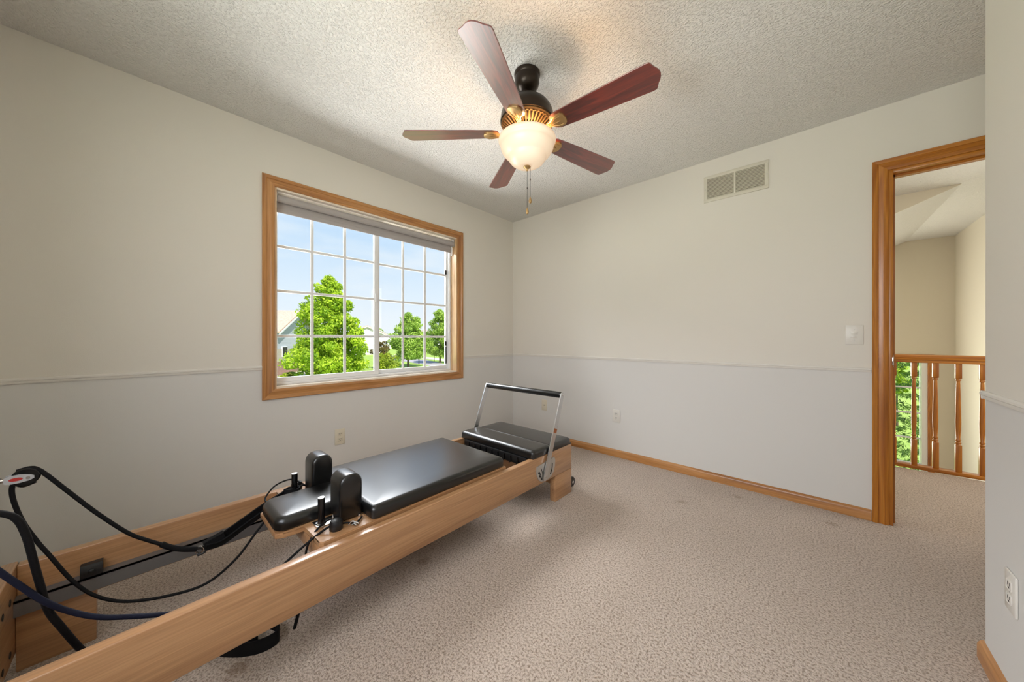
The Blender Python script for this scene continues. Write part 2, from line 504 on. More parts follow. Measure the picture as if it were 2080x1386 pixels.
# door wall
DX0, DX1, DZ = 2.929, 3.70, 2.055
bm = bmn()
box(bm, 0, DX0, 0, 0.115, 0, ZC); box(bm, DX1, 5.2, 0, 0.115, 0, ZC); box(bm, DX0, DX1, 0, 0.115, DZ, ZC)
struct(obj('wall_back', bm, M['paint'], smooth=False), 'off-white wall with the doorway')
# near right wall (closet block) and the alcove in front of the door
bm = bmn(); box(bm, XR, 5.2, -3.7, YC, 0, ZC)
struct(obj('wall_right', bm, M['paint'], smooth=False), 'pale wall close on the right')
bm = bmn(); box(bm, 3.85, 5.2, YC, 0, 0, ZC)
struct(obj('wall_alcove', bm, M['paint'], smooth=False))
# wall behind the camera with an opening added for the rear fill lamp
bm = bmn()
box(bm, 0, 1.25, YB - 0.15, YB, 0, ZC); box(bm, 2.75, XR, YB - 0.15, YB, 0, ZC)
box(bm, 1.25, 2.75, YB - 0.15, YB, 0, 0.85); box(bm, 1.25, 2.75, YB - 0.15, YB, 2.1, ZC)
struct(obj('wall_front', bm, M['paint'], smooth=False))

# chair rail bead
def bead_y(bm, x, y0, y1, s):   # on a wall x=const, sticking out by s
    prism(bm, [(x, 0.880), (x + s * .5, 0.880), (x + s * .7, 0.886), (x + s * .7, 0.891), (x + s, 0.894), (x + s, 0.901), (x + s * .6, 0.906), (x, 0.906)], y0, y1, 'y')
def bead_x(bm, y, x0, x1, s):
    prism(bm, [(y, 0.880), (y + s * .5, 0.880), (y + s * .7, 0.886), (y + s * .7, 0.891), (y + s, 0.894), (y + s, 0.901), (y + s * .6, 0.906), (y, 0.906)], x0, x1, 'x')
bm = bmn(); bead_y(bm, 0, YB, -2.393, 0.010); bead_y(bm, 0, -0.754, 0, 0.010)
struct(obj('trim_1', bm, M['trim_paint']), 'painted chair rail on the window wall')
bm = bmn(); bead_x(bm, 0, 0, 2.861, -0.010)
struct(obj('trim_2', bm, M['trim_paint']), 'painted chair rail on the door wall')
bm = bmn(); bead_y(bm, XR, YB, YC + 0.010, -0.010); bead_x(bm, YC, XR - 0.008, 3.85, 0.010)
struct(obj('trim_3', bm, M['trim_paint']), 'painted chair rail on the right wall')
# baseboards
def base_prof(s): return [(0, 0), (s, 0), (s, 0.046), (s * .75, 0.054), (s * .45, 0.060), (0, 0.064)]
bm = bmn(); prism(bm, base_prof(-0.014), 0, 2.861, 'x'); struct(obj('baseboard_back', bm, M['oak_x']), 'honey oak baseboard')
bm = bmn(); prism(bm, base_prof(0.014), YB, -0.014, 'y'); struct(obj('baseboard_left', bm, M['oak_y']))
bm = bmn(); prism(bm, [(XR + a, b_) for a, b_ in base_prof(-0.014)], YB, YC + 0.014, 'y'); struct(obj('baseboard_right', bm, M['oak_y']))
bm = bmn(); prism(bm, [(YC + a, b_) for a, b_ in base_prof(0.014)], XR, 3.85, 'x'); struct(obj('baseboard_alcove', bm, M['oak_x']))

# ---- casing with mitred corners; the frame lies in a wall plane
CAS = [(0, 0.004), (0, 0.012), (0.006, 0.016), (0.018, 0.016), (0.022, 0.013), (0.040, 0.012), (0.044, 0.016), (0.062, 0.018), (0.066, 0.014), (0.066, 0)]
def casing_piece(bm, a, b, o, plane, s, sect=CAS):
    """from inner corner a to inner corner b (wall 2-D), mitre direction o at a and at b (outward unit steps)"""
    oa, ob = o
    def P(u, v, d):
        return (d * s, u, v) if plane == 'x' else (u, d * s, v)
    la = [P(a[0] + oa[0] * w, a[1] + oa[1] * w, d) for w, d in sect]
    lb = [P(b[0] + ob[0] * w, b[1] + ob[1] * w, d) for w, d in sect]
    loft(bm, [la, lb])

# ---- window_1
w1 = struct(empty('window_1', (0, -1.577, WZ0)), 'sliding window with white grids and honey oak casing')
A_, B_, C_, D_ = (WY0, WZ0), (WY1, WZ0), (WY1, WZ1), (WY0, WZ1)
bm = bmn(); casing_piece(bm, D_, C_, ((-1, 1), (1, 1)), 'x', 1); casing_piece(bm, A_, B_, ((-1, -1), (1, -1)), 'x', 1)
obj('window_casing', bm, M['oak_y'], w1)
bm = bmn(); casing_piece(bm, A_, D_, ((-1, -1), (-1, 1)), 'x', 1); casing_piece(bm, B_, C_, ((1, -1), (1, 1)), 'x', 1)
obj('window_casing', bm, M['oak_z'], w1)
bm = bmn(); th = 0.012
box(bm, -0.10, 0.004, WY0, WY0 + th, WZ0, WZ1); box(bm, -0.10, 0.004, WY1 - th, WY1, WZ0, WZ1)
obj('jamb_liner', bm, M['jamb_oak'], w1)
bm = bmn()
box(bm, -0.10, 0.004, WY0 + th, WY1 - th, WZ1 - th, WZ1); box(bm, -0.10, 0.004, WY0 + th, WY1 - th, WZ0, WZ0 + th)
obj('jamb_liner', bm, M['jamb_oak_lit'], w1)
def frame_x(bm, x0, x1, y0, y1, z0, z1, w, wb=None, wt=None, bev=0.003):
    wb = wb or w; wt = wt or w
    box(bm, x0, x1, y0, y0 + w, z0, z1, bev); box(bm, x0, x1, y1 - w, y1, z0, z1, bev)
    box(bm, x0, x1, y0 + w - .002, y1 - w + .002, z0, z0 + wb, bev); box(bm, x0, x1, y0 + w - .002, y1 - w + .002, z1 - wt, z1, bev)
bm = bmn(); frame_x(bm, -0.150, -0.085, WY0 + th, WY1 - th, WZ0 + th, WZ1 - th, 0.018)
obj('window_frame', bm, M['white'], w1)
def sash(x0, x1, y0, y1, ycols, name='sash', wl=0.030, wr=0.030):
    z0, z1 = WZ0 + 0.030, WZ1 - 0.030
    bm = bmn()
    box(bm, x0, x1, y0, y0 + wl, z0, z1, .003); box(bm, x0, x1, y1 - wr, y1, z0, z1, .003)
    box(bm, x0, x1, y0 + wl - .002, y1 - wr + .002, z0, z0 + 0.032, .003); box(bm, x0, x1, y0 + wl - .002, y1 - wr + .002, z1 - 0.03, z1, .003)
    s = obj(name, bm, M['white'], w1)
    xm = (x0 + x1) / 2
    bm = bmn(); box(bm, xm - .002, xm + .002, y0 + wl - .004, y1 - wr + .004, z0 + .028, z1 - .026)
    obj('window_pane', bm, M['glass'], s)
    bm = bmn()
    for yc in ycols: box(bm, xm - .006, xm + .006, yc - .0095, yc + .0095, z0 + .03, z1 - .028, .002)
    for zc_ in (1.097, 1.407, 1.712): box(bm, xm - .0055, xm + .0055, y0 + wl, y1 - wr, zc_ - .0095, zc_ + .0095, .002)
    obj('window_grid', bm, M['white'], s)
    return s
s1 = sash(-0.118, -0.092, -2.318, -1.580, (-2.076, -1.848), wl=0.028, wr=0.036)
s2 = sash(-0.146, -0.120, -1.592, -0.838, (-1.335, -1.108), wl=0.032, wr=0.034)
bm = bmn(); box(bm, -0.092, -0.080, -1.612, -1.588, 1.385, 1.455, .004)
obj('sash_latch', bm, M['white'], s1)
bm = bmn()
for z_ in (1.74, 1.03): box(bm, -0.122, -0.112, -0.885, -0.868, z_ - 0.022, z_ + 0.022, .002)
box(bm, -0.121, -0.114, -0.878, -0.868, 0.83, 1.0)
obj('screen_latch', bm, M['black'], s2)

# roller shade in the window head
rs = tag(empty('roller_shade', (-0.045, -1.577, 2.03)), 'grey fabric roller shade rolled up at the head of the window', 'shade')
bm = bmn(); cyl(bm, (-0.045, WY0 + 0.024, 2.016), 0.023, WY1 - WY0 - 0.048, 'y', 24)
obj('shade_roll', bm, M['shade'], rs)
bm = bmn(); box(bm, -0.0675, -0.0655, WY0 + 0.028, WY1 - 0.028, 1.945, 2.016)
obj('shade_cloth', bm, M['shade'], rs)
bm = bmn(); box(bm, -0.0725, -0.0605, WY0 + 0.028, WY1 - 0.028, 1.930, 1.962, .004)
obj('hem_bar', bm, M['shade'], rs)
for y_ in (WY0 + 0.013, WY1 - 0.0225):
    bm = bmn(); box(bm, -0.068, -0.022, y_, y_ + .009, 1.99, WZ1 - 0.012, .001)
    obj('bracket', bm, M['alu_plate'], rs)
bm = bmn(); box(bm, -0.066, -0.056, WY1 - 0.026, WY1 - 0.016, 1.90, 1.99, .003)
obj('cord_tensioner', bm, M['white'], rs)

# ---- door_1: cased opening
d1 = struct(empty('door_1', (3.3145, 0, 0)), 'amber oak cased doorway to the landing')
bm = bmn(); casing_piece(bm, (DX0, 0), (DX0, DZ), ((-1, 0), (-1, 1)), 'y', -1); casing_piece(bm, (DX1, 0), (DX1, DZ), ((1, 0), (1, 1)), 'y', -1)
obj('door_casing', bm, M['oak_dark_z'], d1)
bm = bmn(); casing_piece(bm, (DX0, DZ), (DX1, DZ), ((-1, 1), (1, 1)), 'y', -1)
obj('door_casing', bm, M['oak_dark_x'], d1)
bm = bmn(); box(bm, DX0, DX0 + .018, -0.004, 0.119, 0, DZ, .001); box(bm, DX1 - .018, DX1, -0.004, 0.119, 0, DZ, .001)
box(bm, DX0 + .018, DX0 + .030, 0.045, 0.080, 0, DZ - .018); box(bm, DX1 - .03, DX1 - .018, 0.045, 0.080, 0, DZ - .018)
obj('door_jamb', bm, M['oak_dark_z'], d1)
bm = bmn(); box(bm, DX0 + .018, DX1 - .018, -0.004, 0.119, DZ - .018, DZ, .001); box(bm, DX0 + .018, DX1 - .018, 0.045, 0.080, DZ - .030, DZ - .018)
obj('door_jamb', bm, M['oak_dark_x'], d1)
bm = bmn(); box(bm, DX0 + .017, DX0 + .0195, 0.0, 0.040, 0.915, 0.985, .0008)
pp = at(1802, 741, y=-0.004)
box(bm, DX0 + .012, DX0 + .0195, -0.012, 0.002, 0.925, 0.975, .003)
obj('strike_plate', bm, M['chrome'], d1)

# ------------------------------------------------------------------ landing and foyer
YR = 1.41
bm = bmn()
box(bm, 0, 1.9, 0.115, 0.2, 0, ZC)     # keeps the landing closed on the far side
box(bm, 1.35, 1.45, 0.115, 1.93, 0, ZC)
struct(obj('wall_landing_left', bm, M['paint_hall'], smooth=False))
bm = bmn(); box(bm, 5.0, 5.2, 0.115, 1.41, 0, ZC); struct(obj('wall_landing_right', bm, M['paint_hall'], smooth=False))
bm = bmn(); box(bm, 1.2, 5.2, 1.36, 1.42, -2.75, -0.03); struct(obj('wall_stairwell', bm, M['paint_hall'], smooth=False))
FX0, FX1, FZ0, FZ1 = 2.62, 3.767, -1.35, 0.80
bm = bmn()
Yf = 4.27
box(bm, 1.2, FX0, Yf, Yf + .15, -2.75, -0.4); box(bm, 1.2, 1.3, Yf, Yf + .15, -0.4, 2.3); box(bm, 1.3, FX0, Yf, Yf + .15, 2.25, ZC + .3)
box(bm, 2.5, FX0, Yf, Yf + .15, -0.4, 2.25)
box(bm, FX0, FX1, Yf, Yf + .15, -2.75, FZ0); box(bm, FX0, FX1, Yf, Yf + .15, FZ1, ZC + .3); box(bm, FX1, 4.15, Yf, Yf + .15, -2.75, ZC + .3)
struct(obj('wall_foyer_back', bm, M['paint_hall'], smooth=False))
bm = bmn(); box(bm, 4.0, 4.15, 1.42, Yf, -2.75, ZC + .2); box(bm, 4.0, 5.2, 1.42, 1.52, -0.1, ZC)
struct(obj('wall_foyer_right', bm, M['paint_hall'], smooth=False))
bm = bmn(); box(bm, 1.1, 1.2, 1.36, Yf, -2.75, ZC); struct(obj('wall_foyer_left', bm, M['paint_hall'], smooth=False))
bm = bmn(); box(bm, 1.1, 4.15, 1.36, Yf + .15, -2.87, -2.75); struct(obj('floor_foyer', bm, M['carpet']))
# vault: flat at 2.44 for x>3.575, falling to the left at 5:12, with the drop where the landing ceiling ends
bm = bmn(); zl = ZC - 0.426 * (3.575 - 1.1)
prism(bm, [(1.1, zl), (3.575, ZC), (4.15, ZC), (4.15, ZC + .3), (1.1, ZC + .3)], 1.93, Yf + .15, 'y')
struct(obj('ceiling_foyer', bm, M['ceiling'], smooth=False))
# paint on the drop wall
bm = bmn(); prism(bm, [(1.1, zl), (3.575, ZC), (1.1, ZC)], 1.915, 1.93, 'y')
struct(obj('trim_4', bm, M['paint_hall'], smooth=False), 'triangular painted drop wall under the landing ceiling')
# foyer window
w2 = struct(empty('window_2', (3.2, Yf, FZ0)), 'foyer window behind the balusters')
bm = bmn()
for x_ in (FX0 - .06, FX1): box(bm, x_, x_ + .06, Yf - .016, Yf, FZ0 - .06, FZ1 + .06, .003)
obj('window_casing', bm, M['oak_dark_z'], w2)
bm = bmn()
for z_ in (FZ0 - .06, FZ1): box(bm, FX0, FX1, Yf - .016, Yf, z_, z_ + .06, .003)
obj('window_casing', bm, M['oak_dark_x'], w2)
bm = bmn()
box(bm, FX0, FX0 + .05, Yf - .002, Yf + .15, FZ0, FZ1); box(bm, FX1 - .05, FX1, Yf - .002, Yf + .15, FZ0, FZ1)
box(bm, FX0 + .05, FX1 - .05, Yf, Yf + .15, FZ1 - .05, FZ1); box(bm, FX0 + .05, FX1 - .05, Yf, Yf + .15, FZ0, FZ0 + .05)
obj('window_frame', bm, M['white'], w2)
bm = bmn(); box(bm, FX0 + .05, FX1 - .05, Yf + .096, Yf + .100, FZ0 + .05, FZ1 - .05); obj('window_pane', bm, M['glass'], w2)
bm = bmn()
for z_ in (0.39, 0.035, -0.32, -0.675, -1.03): box(bm, FX0 + .05, FX1 - .05, Yf + .09, Yf + .106, z_ - .010, z_ + .010)
for x_ in (2.98, 3.325): box(bm, x_ - .009, x_ + .009, Yf + .091, Yf + .105, FZ0 + .05, FZ1 - .05)
obj('window_grid', bm, M['white'], w2)

# stair railing
rl = tag(empty('stair_railing', (3.3, YR, 0)), 'amber oak stair railing with turned balusters on the landing beyond the doorway', 'railing')
bm = bmn()
prism(bm, [(YR - .030, .905), (YR - .034, .925), (YR - .026, .941), (YR - .01, .947), (YR + .01, .947), (YR + .026, .941), (YR + .034, .925), (YR + .030, .905)], 1.46, 4.0, 'x')
obj('handrail', bm, M['oak_dark_x'], rl)
bm = bmn(); box(bm, 1.46, 4.0, YR - .022, YR + .022, .880, .905, .002); obj('fillet_rail', bm, M['oak_dark_x'], rl)
bm = bmn(); box(bm, 1.46, 4.0, YR - .030, YR + .045, 0.0, .028, .003); obj('bottom_rail', bm, M['oak_dark_x'], rl)
bz = [(.0165, .0), ]
def baluster(x):
    b = bmn(); s = .016
    box(b, x - s, x + s, YR - s, YR + s, .028, .24, .001)
    box(b, x - s, x + s, YR - s, YR + s, .765, .881, .001)
    lathe(b, (x, YR, 0), [(.0155, .24), (.011, .246), (.0155, .254), (.0155, .258), (.010, .266), (.0145, .274), (.0145, .28), (.0105, .288),
                          (.0145, .36), (.0155, .42), (.0135, .55), (.0105, .72), (.0095, .742), (.0145, .748), (.0145, .754), (.0115, .760), (.0155, .765)], 20)
    return b
bal0 = None
for i in range(-15, 6):
    x_ = 3.342 + 0.1125 * i
    if x_ < 1.5 or x_ > 3.98: continue
    if bal0 is None:
        bal0 = obj('baluster', baluster(x_), M['oak_dark_z'], rl); bx0 = x_
    else:
        c = bal0.copy(); COL.objects.link(c); c.parent = rl; c.location.x = bal0.location.x + (x_ - bx0)

# roof slab over the house keeps the sun out
bm = bmn(); box(bm, -0.16, 5.3, -3.75, Yf + .2, ZC + .32, ZC + .42)
struct(obj('ceiling_roof', bm, M['shingle_grey']))
bm = bmn(); box(bm, 5.2, 5.3, -3.75, Yf + .2, -2.88, ZC + .32)
struct(obj('wall_outer_right', bm, M['siding_tan']))
bm = bmn(); box(bm, -0.16, 5.2, -3.7, 0.115, ZC + .15, ZC + .32)
struct(obj('ceiling_attic', bm, M['white']))

# ------------------------------------------------------------------ wall fittings
def faceplate(name, c, plane, s, matp, label, cat, kind='duplex', w=.070, h=.115, group=None):
    """c: centre on the wall; plane 'x' or 'y'; s: side it faces"""
    t = tag(empty(name, c), label, cat, group)
    cx, cy, cz = c
    def bx(bm, u0, u1, v0, v1, d0, d1, bev=0):
        d0, d1 = sorted((d0 * s, d1 * s))
        if plane == 'x': box(bm, cx + d0, cx + d1, cy + u0, cy + u1, cz + v0, cz + v1, bev)
        else: box(bm, cx + u0, cx + u1, cy + d0, cy + d1, cz + v0, cz + v1, bev)
    bm = bmn(); bx(bm, -w / 2, w / 2, -h / 2, h / 2, 0, .006, .0025); obj('cover_plate', bm, matp, t)
    if kind == 'duplex':
        for v in (.0195, -.0195):
            bm = bmn(); cyl_ax = plane
            bx(bm, -.0165, .0165, v - .0135, v + .0135, .005, .0075, .003)
            r_ = obj('receptacle', bm, matp, t)
            bm = bmn()
            for u in (-.0063, .0063): bx(bm, u - .0013, u + .0013, v - .001, v + .008, .0074, .0079)
            bx(bm, -.0026, .0026, v - .0095, v - .0045, .0074, .0079)
            obj('slots', bm, M['dark'], r_)
        bm = bmn(); bx(bm, -.002, .002, -.002, .002, .005, .0068, .0006); obj('screw', bm, M['alu_plate'], t)
    elif kind == 'jack':
        bm = bmn(); bx(bm, -.010, .010, -.010, .010, .005, .0075, .001); obj('jack_socket', bm, matp, t)
        bm = bmn(); bx(bm, -.0045, .0045, -.0045, .0045, .0074, .008); obj('jack_hole', bm, M['dark'], t)
    elif kind == 'switch':
        for v, up in ((.012, 1), (-.012, -1)):
            bm = bmn(); bx(bm, -.014, .014, v - .009, v + .009, .005, .0072, .001); q = obj('switch_body', bm, matp, t)
            bm = bmn(); bx(bm, -.002 + .004 * up, .010 + .004 * up, v - .0025, v + .0025, .007, .0135, .001); obj('toggle', bm, matp, q)
        for v in (.031, -.031):
            bm = bmn(); bx(bm, -.0022, .0022, v - .0022, v + .0022, .005, .0068, .0006); obj('screw', bm, M['alu_plate'], t)
    return t
faceplate('wall_outlet', (0, -1.924, .353), 'x', 1, M['plate_cream'], 'cream duplex power outlet on the window wall above the reformer', 'outlet')
faceplate('wall_outlet', (1.272, 0, .372), 'y', -1, M['plate'], 'white duplex power outlet low on the long wall right of the foot bar', 'outlet')
faceplate('wall_outlet', (XR, -1.2165, .348), 'x', -1, M['plate'], 'white duplex power outlet on the near right wall above the baseboard', 'outlet')
faceplate('wall_jack', (.457, 0, .362), 'y', -1, M['plate_cream'], 'cream cable jack plate near the room corner seen through the foot bar', 'jack', 'jack')
faceplate('light_switch', (2.790, 0, 1.103), 'y', -1, M['plate'], 'white double toggle light switch beside the doorway casing', 'switch', 'switch', .078, .118)

# air return grille
gx0, gx1, gz0, gz1 = 1.981, 2.379, 2.122, 2.320
gr = tag(empty('air_vent', (2.18, 0, 2.22)), 'white louvred air return vent high on the wall near the ceiling', 'vent')
bm = bmn(); fw = .024
box(bm, gx0, gx1, -.008, 0, gz0, gz0 + fw, .002); box(bm, gx0, gx1, -.008, 0, gz1 - fw, gz1, .002)
box(bm, gx0 + .001, gx0 + fw, -.0076, 0, gz0 + .001, gz1 - .001, .002); box(bm, gx1 - fw, gx1 - .001, -.0076, 0, gz0 + .001, gz1 - .001, .002)
box(bm, 2.174, 2.186, -.0075, 0, gz0 + .02, gz1 - .02, .001)
obj('vent_frame', bm, M['grille'], gr)
bm = bmn(); nsl = 15
for x0_, x1_ in ((gx0 + fw, 2.174), (2.186, gx1 - fw)):
    for i in range(nsl):
        z_ = gz0 + fw + (gz1 - gz0 - 2 * fw) * (i + .5) / nsl
        prism(bm, [(-.0065, z_ - .0035), (-.0050, z_ - .0042), (-.0008, z_ + .0030), (-.0020, z_ + .0040)], x0_, x1_, 'x')
obj('louvres', bm, M['grille'], gr)
bm = bmn(); box(bm, gx0 + .01, gx1 - .01, -.0006, 0, gz0 + .01, gz1 - .01)
obj('vent_backing', bm, mat('vent_shadow_liner', srgb(128, 120, 104), 0.8), gr)
for x_ in (gx0 + .010, gx1 - .010):
    bm = bmn(); cyl(bm, (x_, -.0095, 2.221), .0028, .002, 'y', 10)
    obj('screw', bm, M['alu_plate'], gr)

# ------------------------------------------------------------------ ceiling fan
FC = Vector((1.517, -1.580, 0))
fan = tag(empty('ceiling_fan', (FC.x, FC.y, ZC)), 'five-blade mahogany ceiling fan with bronze motor and lit frosted bowl lamp', 'ceiling fan')
bm = bmn(); lathe(bm, FC, [(.060, ZC), (.066, ZC - .004), (.066, ZC - .018), (.062, ZC - .024), (.063, ZC - .050), (.058, ZC - .068), (.044, ZC - .084), (.030, ZC - .090), (.020, ZC - .092)], 40)
obj('canopy', bm, M['bronze'], fan)
bm = bmn(); lathe(bm, FC, [(.014, ZC - .085), (.014, 2.315), (.024, 2.312), (.028, 2.300), (.028, 2.290)], 24)
obj('downrod', bm, M['bronze'], fan)
bm = bmn(); prof = []
for i in range(15):
    a = PI / 2 * i / 14
    prof.append((.028 + .107 * math.sin(a), 2.205 + .100 * math.cos(a)))
prof += [(.137, 2.195), (.137, 2.186), (.132, 2.183)]
lathe(bm, FC, prof, 56); obj('motor_housing', bm, M['bronze'], fan)
bm = bmn()
lathe(bm, FC, [(.132, 2.1845), (.133, 2.178), (.128, 2.173), (.126, 2.176), (.124, 2.172)], 56)
lathe(bm, FC, [(.080, 2.146), (.083, 2.140), (.079, 2.136), (.074, 2.139), (.073, 2.144)], 48)
for i in range(40):      # fins of the vented skirt
    a = 2 * PI * i / 40
    b2 = bmn(); loft(b2, [[(.125, -.0042, 2.168), (.125, .0042, 2.168), (.125, .0042, 2.178), (.125, -.0042, 2.178)],
                          [(.080, -.0026, 2.138), (.080, .0026, 2.138), (.080, .0026, 2.150), (.080, -.0026, 2.150)]])
    merge(bm, b2, Matrix.Translation((FC.x, FC.y, 0)) @ Matrix.Rotation(a, 4, 'Z'))
obj('vent_ring', bm, M['gold_ring'], fan)
bm = bmn(); lathe(bm, FC, [(.128, 2.190), (.122, 2.176), (.082, 2.149), (.070, 2.146)], 48); obj('motor_skirt', bm, M['bronze'], fan)
bm = bmn(); lathe(bm, FC, [(.072, 2.150), (.072, 2.130), (.064, 2.124), (.060, 2.122), (.060, 2.104), (.066, 2.100), (.066, 2.090), (.03, 2.088)], 48)
obj('switch_housing', bm, M['bronze'], fan)
# blades
outline = [(.145, .020), (.152, .036), (.175, .047), (.30, .054), (.50, .0625), (.600, .0665), (.613, .0645), (.618, .058), (.626, .040), (.636, .024), (.641, .012), (.643, 0)]
full = outline + [(r_, -w_) for r_, w_ in reversed(outline[:-1])]
def blade_mesh():
    b = bmn()
    loft(b, [[(x, y * .985, -.0026) for x, y in full], [(x, y, -.0016) for x, y in full], [(x, y, .0016) for x, y in full], [(x, y * .985, .0026) for x, y in full]])
    uv = b.loops.layers.uv.new('grain')
    for f in b.faces:
        for lp in f.loops: lp[uv].uv = (lp.vert.co.x, lp.vert.co.y)
    return b
def arm_mesh():
    b = bmn()
    # medallion screwed to the underside of the blade
    leaf = [(.120, .010), (.140, .014), (.160, .026), (.185, .036), (.205, .034), (.219, .022), (.223, 0)]
    lf = leaf + [(r_, -w_) for r_, w_ in reversed(leaf[:-1])]
    loft(b, [[(x, y, -.0125) for x, y in [(.172 + (x_ - .172) * .90, y_ * .86) for x_, y_ in lf]], [(x, y, -.010) for x, y in lf], [(x, y, -.0028) for x, y in lf]])
    # curved strap to the hub
    P = [(.060, 0, .000), (.085, 0, -.012), (.112, 0, -.0135), (.140, 0, -.0095)]
    tube(b, P, 0, sect=[(.011, .0035), (-.011, .0035), (-.011, -.0035), (.011, -.0035)], smooth=6)
    for s_ in (-1, 1):
        tube(b, [(.075, .006 * s_, -.014), (.120, .006 * s_, -.0165), (.150, .010 * s_, -.0150), (.180, .022 * s_, -.0135), (.200, .023 * s_, -.0125)], .0017, 6, 5)
    tube(b, [(.120, 0, -.0165), (.150, 0, -.0150), (.195, 0, -.0135)], .0019, 6, 5)
    return b
ZB = 2.131
PITCH = R(-12)
blade0 = arm0 = None
for i in range(5):
    ang = R(4.6 + 72 * i)
    if blade0 is None:
        bm = blade_mesh(); bmesh.ops.recalc_face_normals(bm, faces=bm.faces)
        me = bpy.data.meshes.new('blade'); bm.to_mesh(me); bm.free(); me.materials.append(M['mahog'])
        bm = arm_mesh(); bmesh.ops.recalc_face_normals(bm, faces=bm.faces)
        ma = bpy.data.meshes.new('blade_arm'); bm.to_mesh(ma); bm.free(); ma.materials.append(M['gold'])
        ma.shade_smooth(); ma.set_sharp_from_angle(angle=R(30))
        blade0, arm0 = me, ma
    for nm, dta in (('blade', blade0), ('blade_arm', arm0)):
        o = bpy.data.objects.new(nm, dta); COL.objects.link(o); o.parent = fan
        o.location = (0, 0, ZB - ZC)
        o.rotation_euler = (Matrix.Rotation(ang, 3, 'Z') @ Matrix.Rotation(PITCH, 3, 'X')).to_euler()
# lamp bowl
ZR = 2.095
bowl = [(.140, .008), (.145, .005), (.1465, -.001), (.146, -.008), (.142, -.016), (.1355, -.021), (.1365, -.030), (.134, -.042), (.127, -.056), (.117, -.069), (.107, -.078), (.100, -.083),
        (.097, -.088), (.093, -.098), (.083, -.111), (.066, -.123), (.042, -.131), (.015, -.134)]
bm = bmn(); outer = [(r_, ZR + z_) for r_, z_ in bowl]; inner = [(max(r_ - .004, .002), ZR + z_ + .004) for r_, z_ in reversed(bowl)]
lathe(bm, FC, outer + inner, 64, cap0=False, cap1=False)
obj('lamp_bowl', bm, M['bowl'], fan, ang=60)
bm = bmn(); zb = ZR - .130
lathe(bm, FC, [(.004, zb + .004), (.018, zb + .001), (.019, zb - .005), (.014, zb - .011), (.006, zb - .016), (.0055, zb - .022), (.003, zb - .026)], 24)
obj('finial', bm, M['gold'], fan)
bm = bmn(); cyl(bm, (FC.x, FC.y, ZR - .128), .0045, .13, 'z', 10); obj('lamp_rod', bm, M['bronze'], fan)
# pull chains
for (px_, zb_, zt_, zk, shape) in ((1071, 1.718, 1.945, 1.850, 'drop'), (1077, 1.773, 2.000, 1.895, 'drop')):
    c = CAM + ray(px_, 400) * 1.70; c.z = 0
    bm = bmn(); cyl(bm, (c.x, c.y, zb_ + .03), .0011, (zt_ if px_ == 1071 else ZR - .02) - zb_ - .03, 'z', 8)
    ch = obj('pull_chain', bm, M['bronze'], fan)
    bm = bmn(); lathe(bm, (c.x, c.y, zk), [(.001, -.006), (.0024, -.003), (.0024, .003), (.001, .006)], 10); obj('chain_coupling', bm, M['bronze'], ch)
    bm = bmn(); lathe(bm, (c.x, c.y, zb_), [(.002, -.001), (.0068, .004), (.0078, .011), (.0062, .020), (.0032, .028), (.0018, .033)], 16)
    obj('chain_pull', bm, M['gold'], ch)
for k in range(3):
    a = R(40.6 + 144 * k)
    lo_ = (FC.x + .062 * math.cos(a), FC.y + .062 * math.sin(a), ZR - .022)
    lt = light('fan_bulb', 'POINT', lo_, 4.6, (1.0, 0.60, 0.28), radius=.028)

# ------------------------------------------------------------------ pilates reformer
RX0, RX1 = 0.645, 1.343      # outer faces of the side rails
RY0, RY1 = -3.21, -0.878
ZT, ZL = 0.340, 0.170
RT = .036
ref = tag(empty('pilates_reformer', ((RX0 + RX1) / 2, -2.0, 0)), 'long maple wood pilates reformer with black pads along the window wall', 'exercise machine')
for x0_ in (RX0, RX1 - RT):
    bm = bmn(); box(bm, x0_, x0_ + RT, RY0 + .036, RY1, ZL, ZT, .004, 3)
    obj('side_rail', bm, M['maple_y'], ref)
# head end board, tall, with bolt holes
bm = bmn(); box(bm, RX0, RX1, RY0, RY0 + .036, .06, ZT + .004, .006, 3); eb = obj('end_board', bm, M['maple_x'], ref)
for x_, z_ in ((.76, .262), (.84, .262), (.76, .10), (.84, .10), (1.15, .262), (1.23, .262), (1.15, .10), (1.23, .10)):
    bm = bmn(); lathe(bm, (x_, RY0 + .0355, z_), [(.010, 0), (.010, .002), (.004, .002)], 16, ax='y')
    obj('bolt', bm, M['dark'], eb)
bm = bmn(); box(bm, RX0 + RT, RX1 - RT, RY1 - .036, RY1 - .002, ZL + .01, ZT - .03, .003); obj('end_board', bm, M['maple_x'], ref)
# legs
for x0_ in (RX0, RX1 - .044):
    bm = bmn(); box(bm, x0_, x0_ + .044, RY1 - .198, RY1, 0, ZL, .003); obj('leg', bm, M['maple_y'], ref)
for x0_ in (RX0 + .004, RX1 - .048):
    bm = bmn(); box(bm, x0_, x0_ + .044, RY0 + .036, RY0 + .20, 0, ZL + .02, .003); obj('leg', bm, M['maple_y'], ref)
bm = bmn(); box(bm, RX0 + .044, RX1 - .044, RY1 - .150, RY1 - .115, .085, ZL - .005, .003); obj('cross_beam', bm, M['maple_x'], ref)
bm = bmn(); box(bm, RX0 + RT, RX1 - RT - .10, -1.245, -1.212, .175, .285, .003); obj('cross_beam', bm, M['maple_x'], ref)
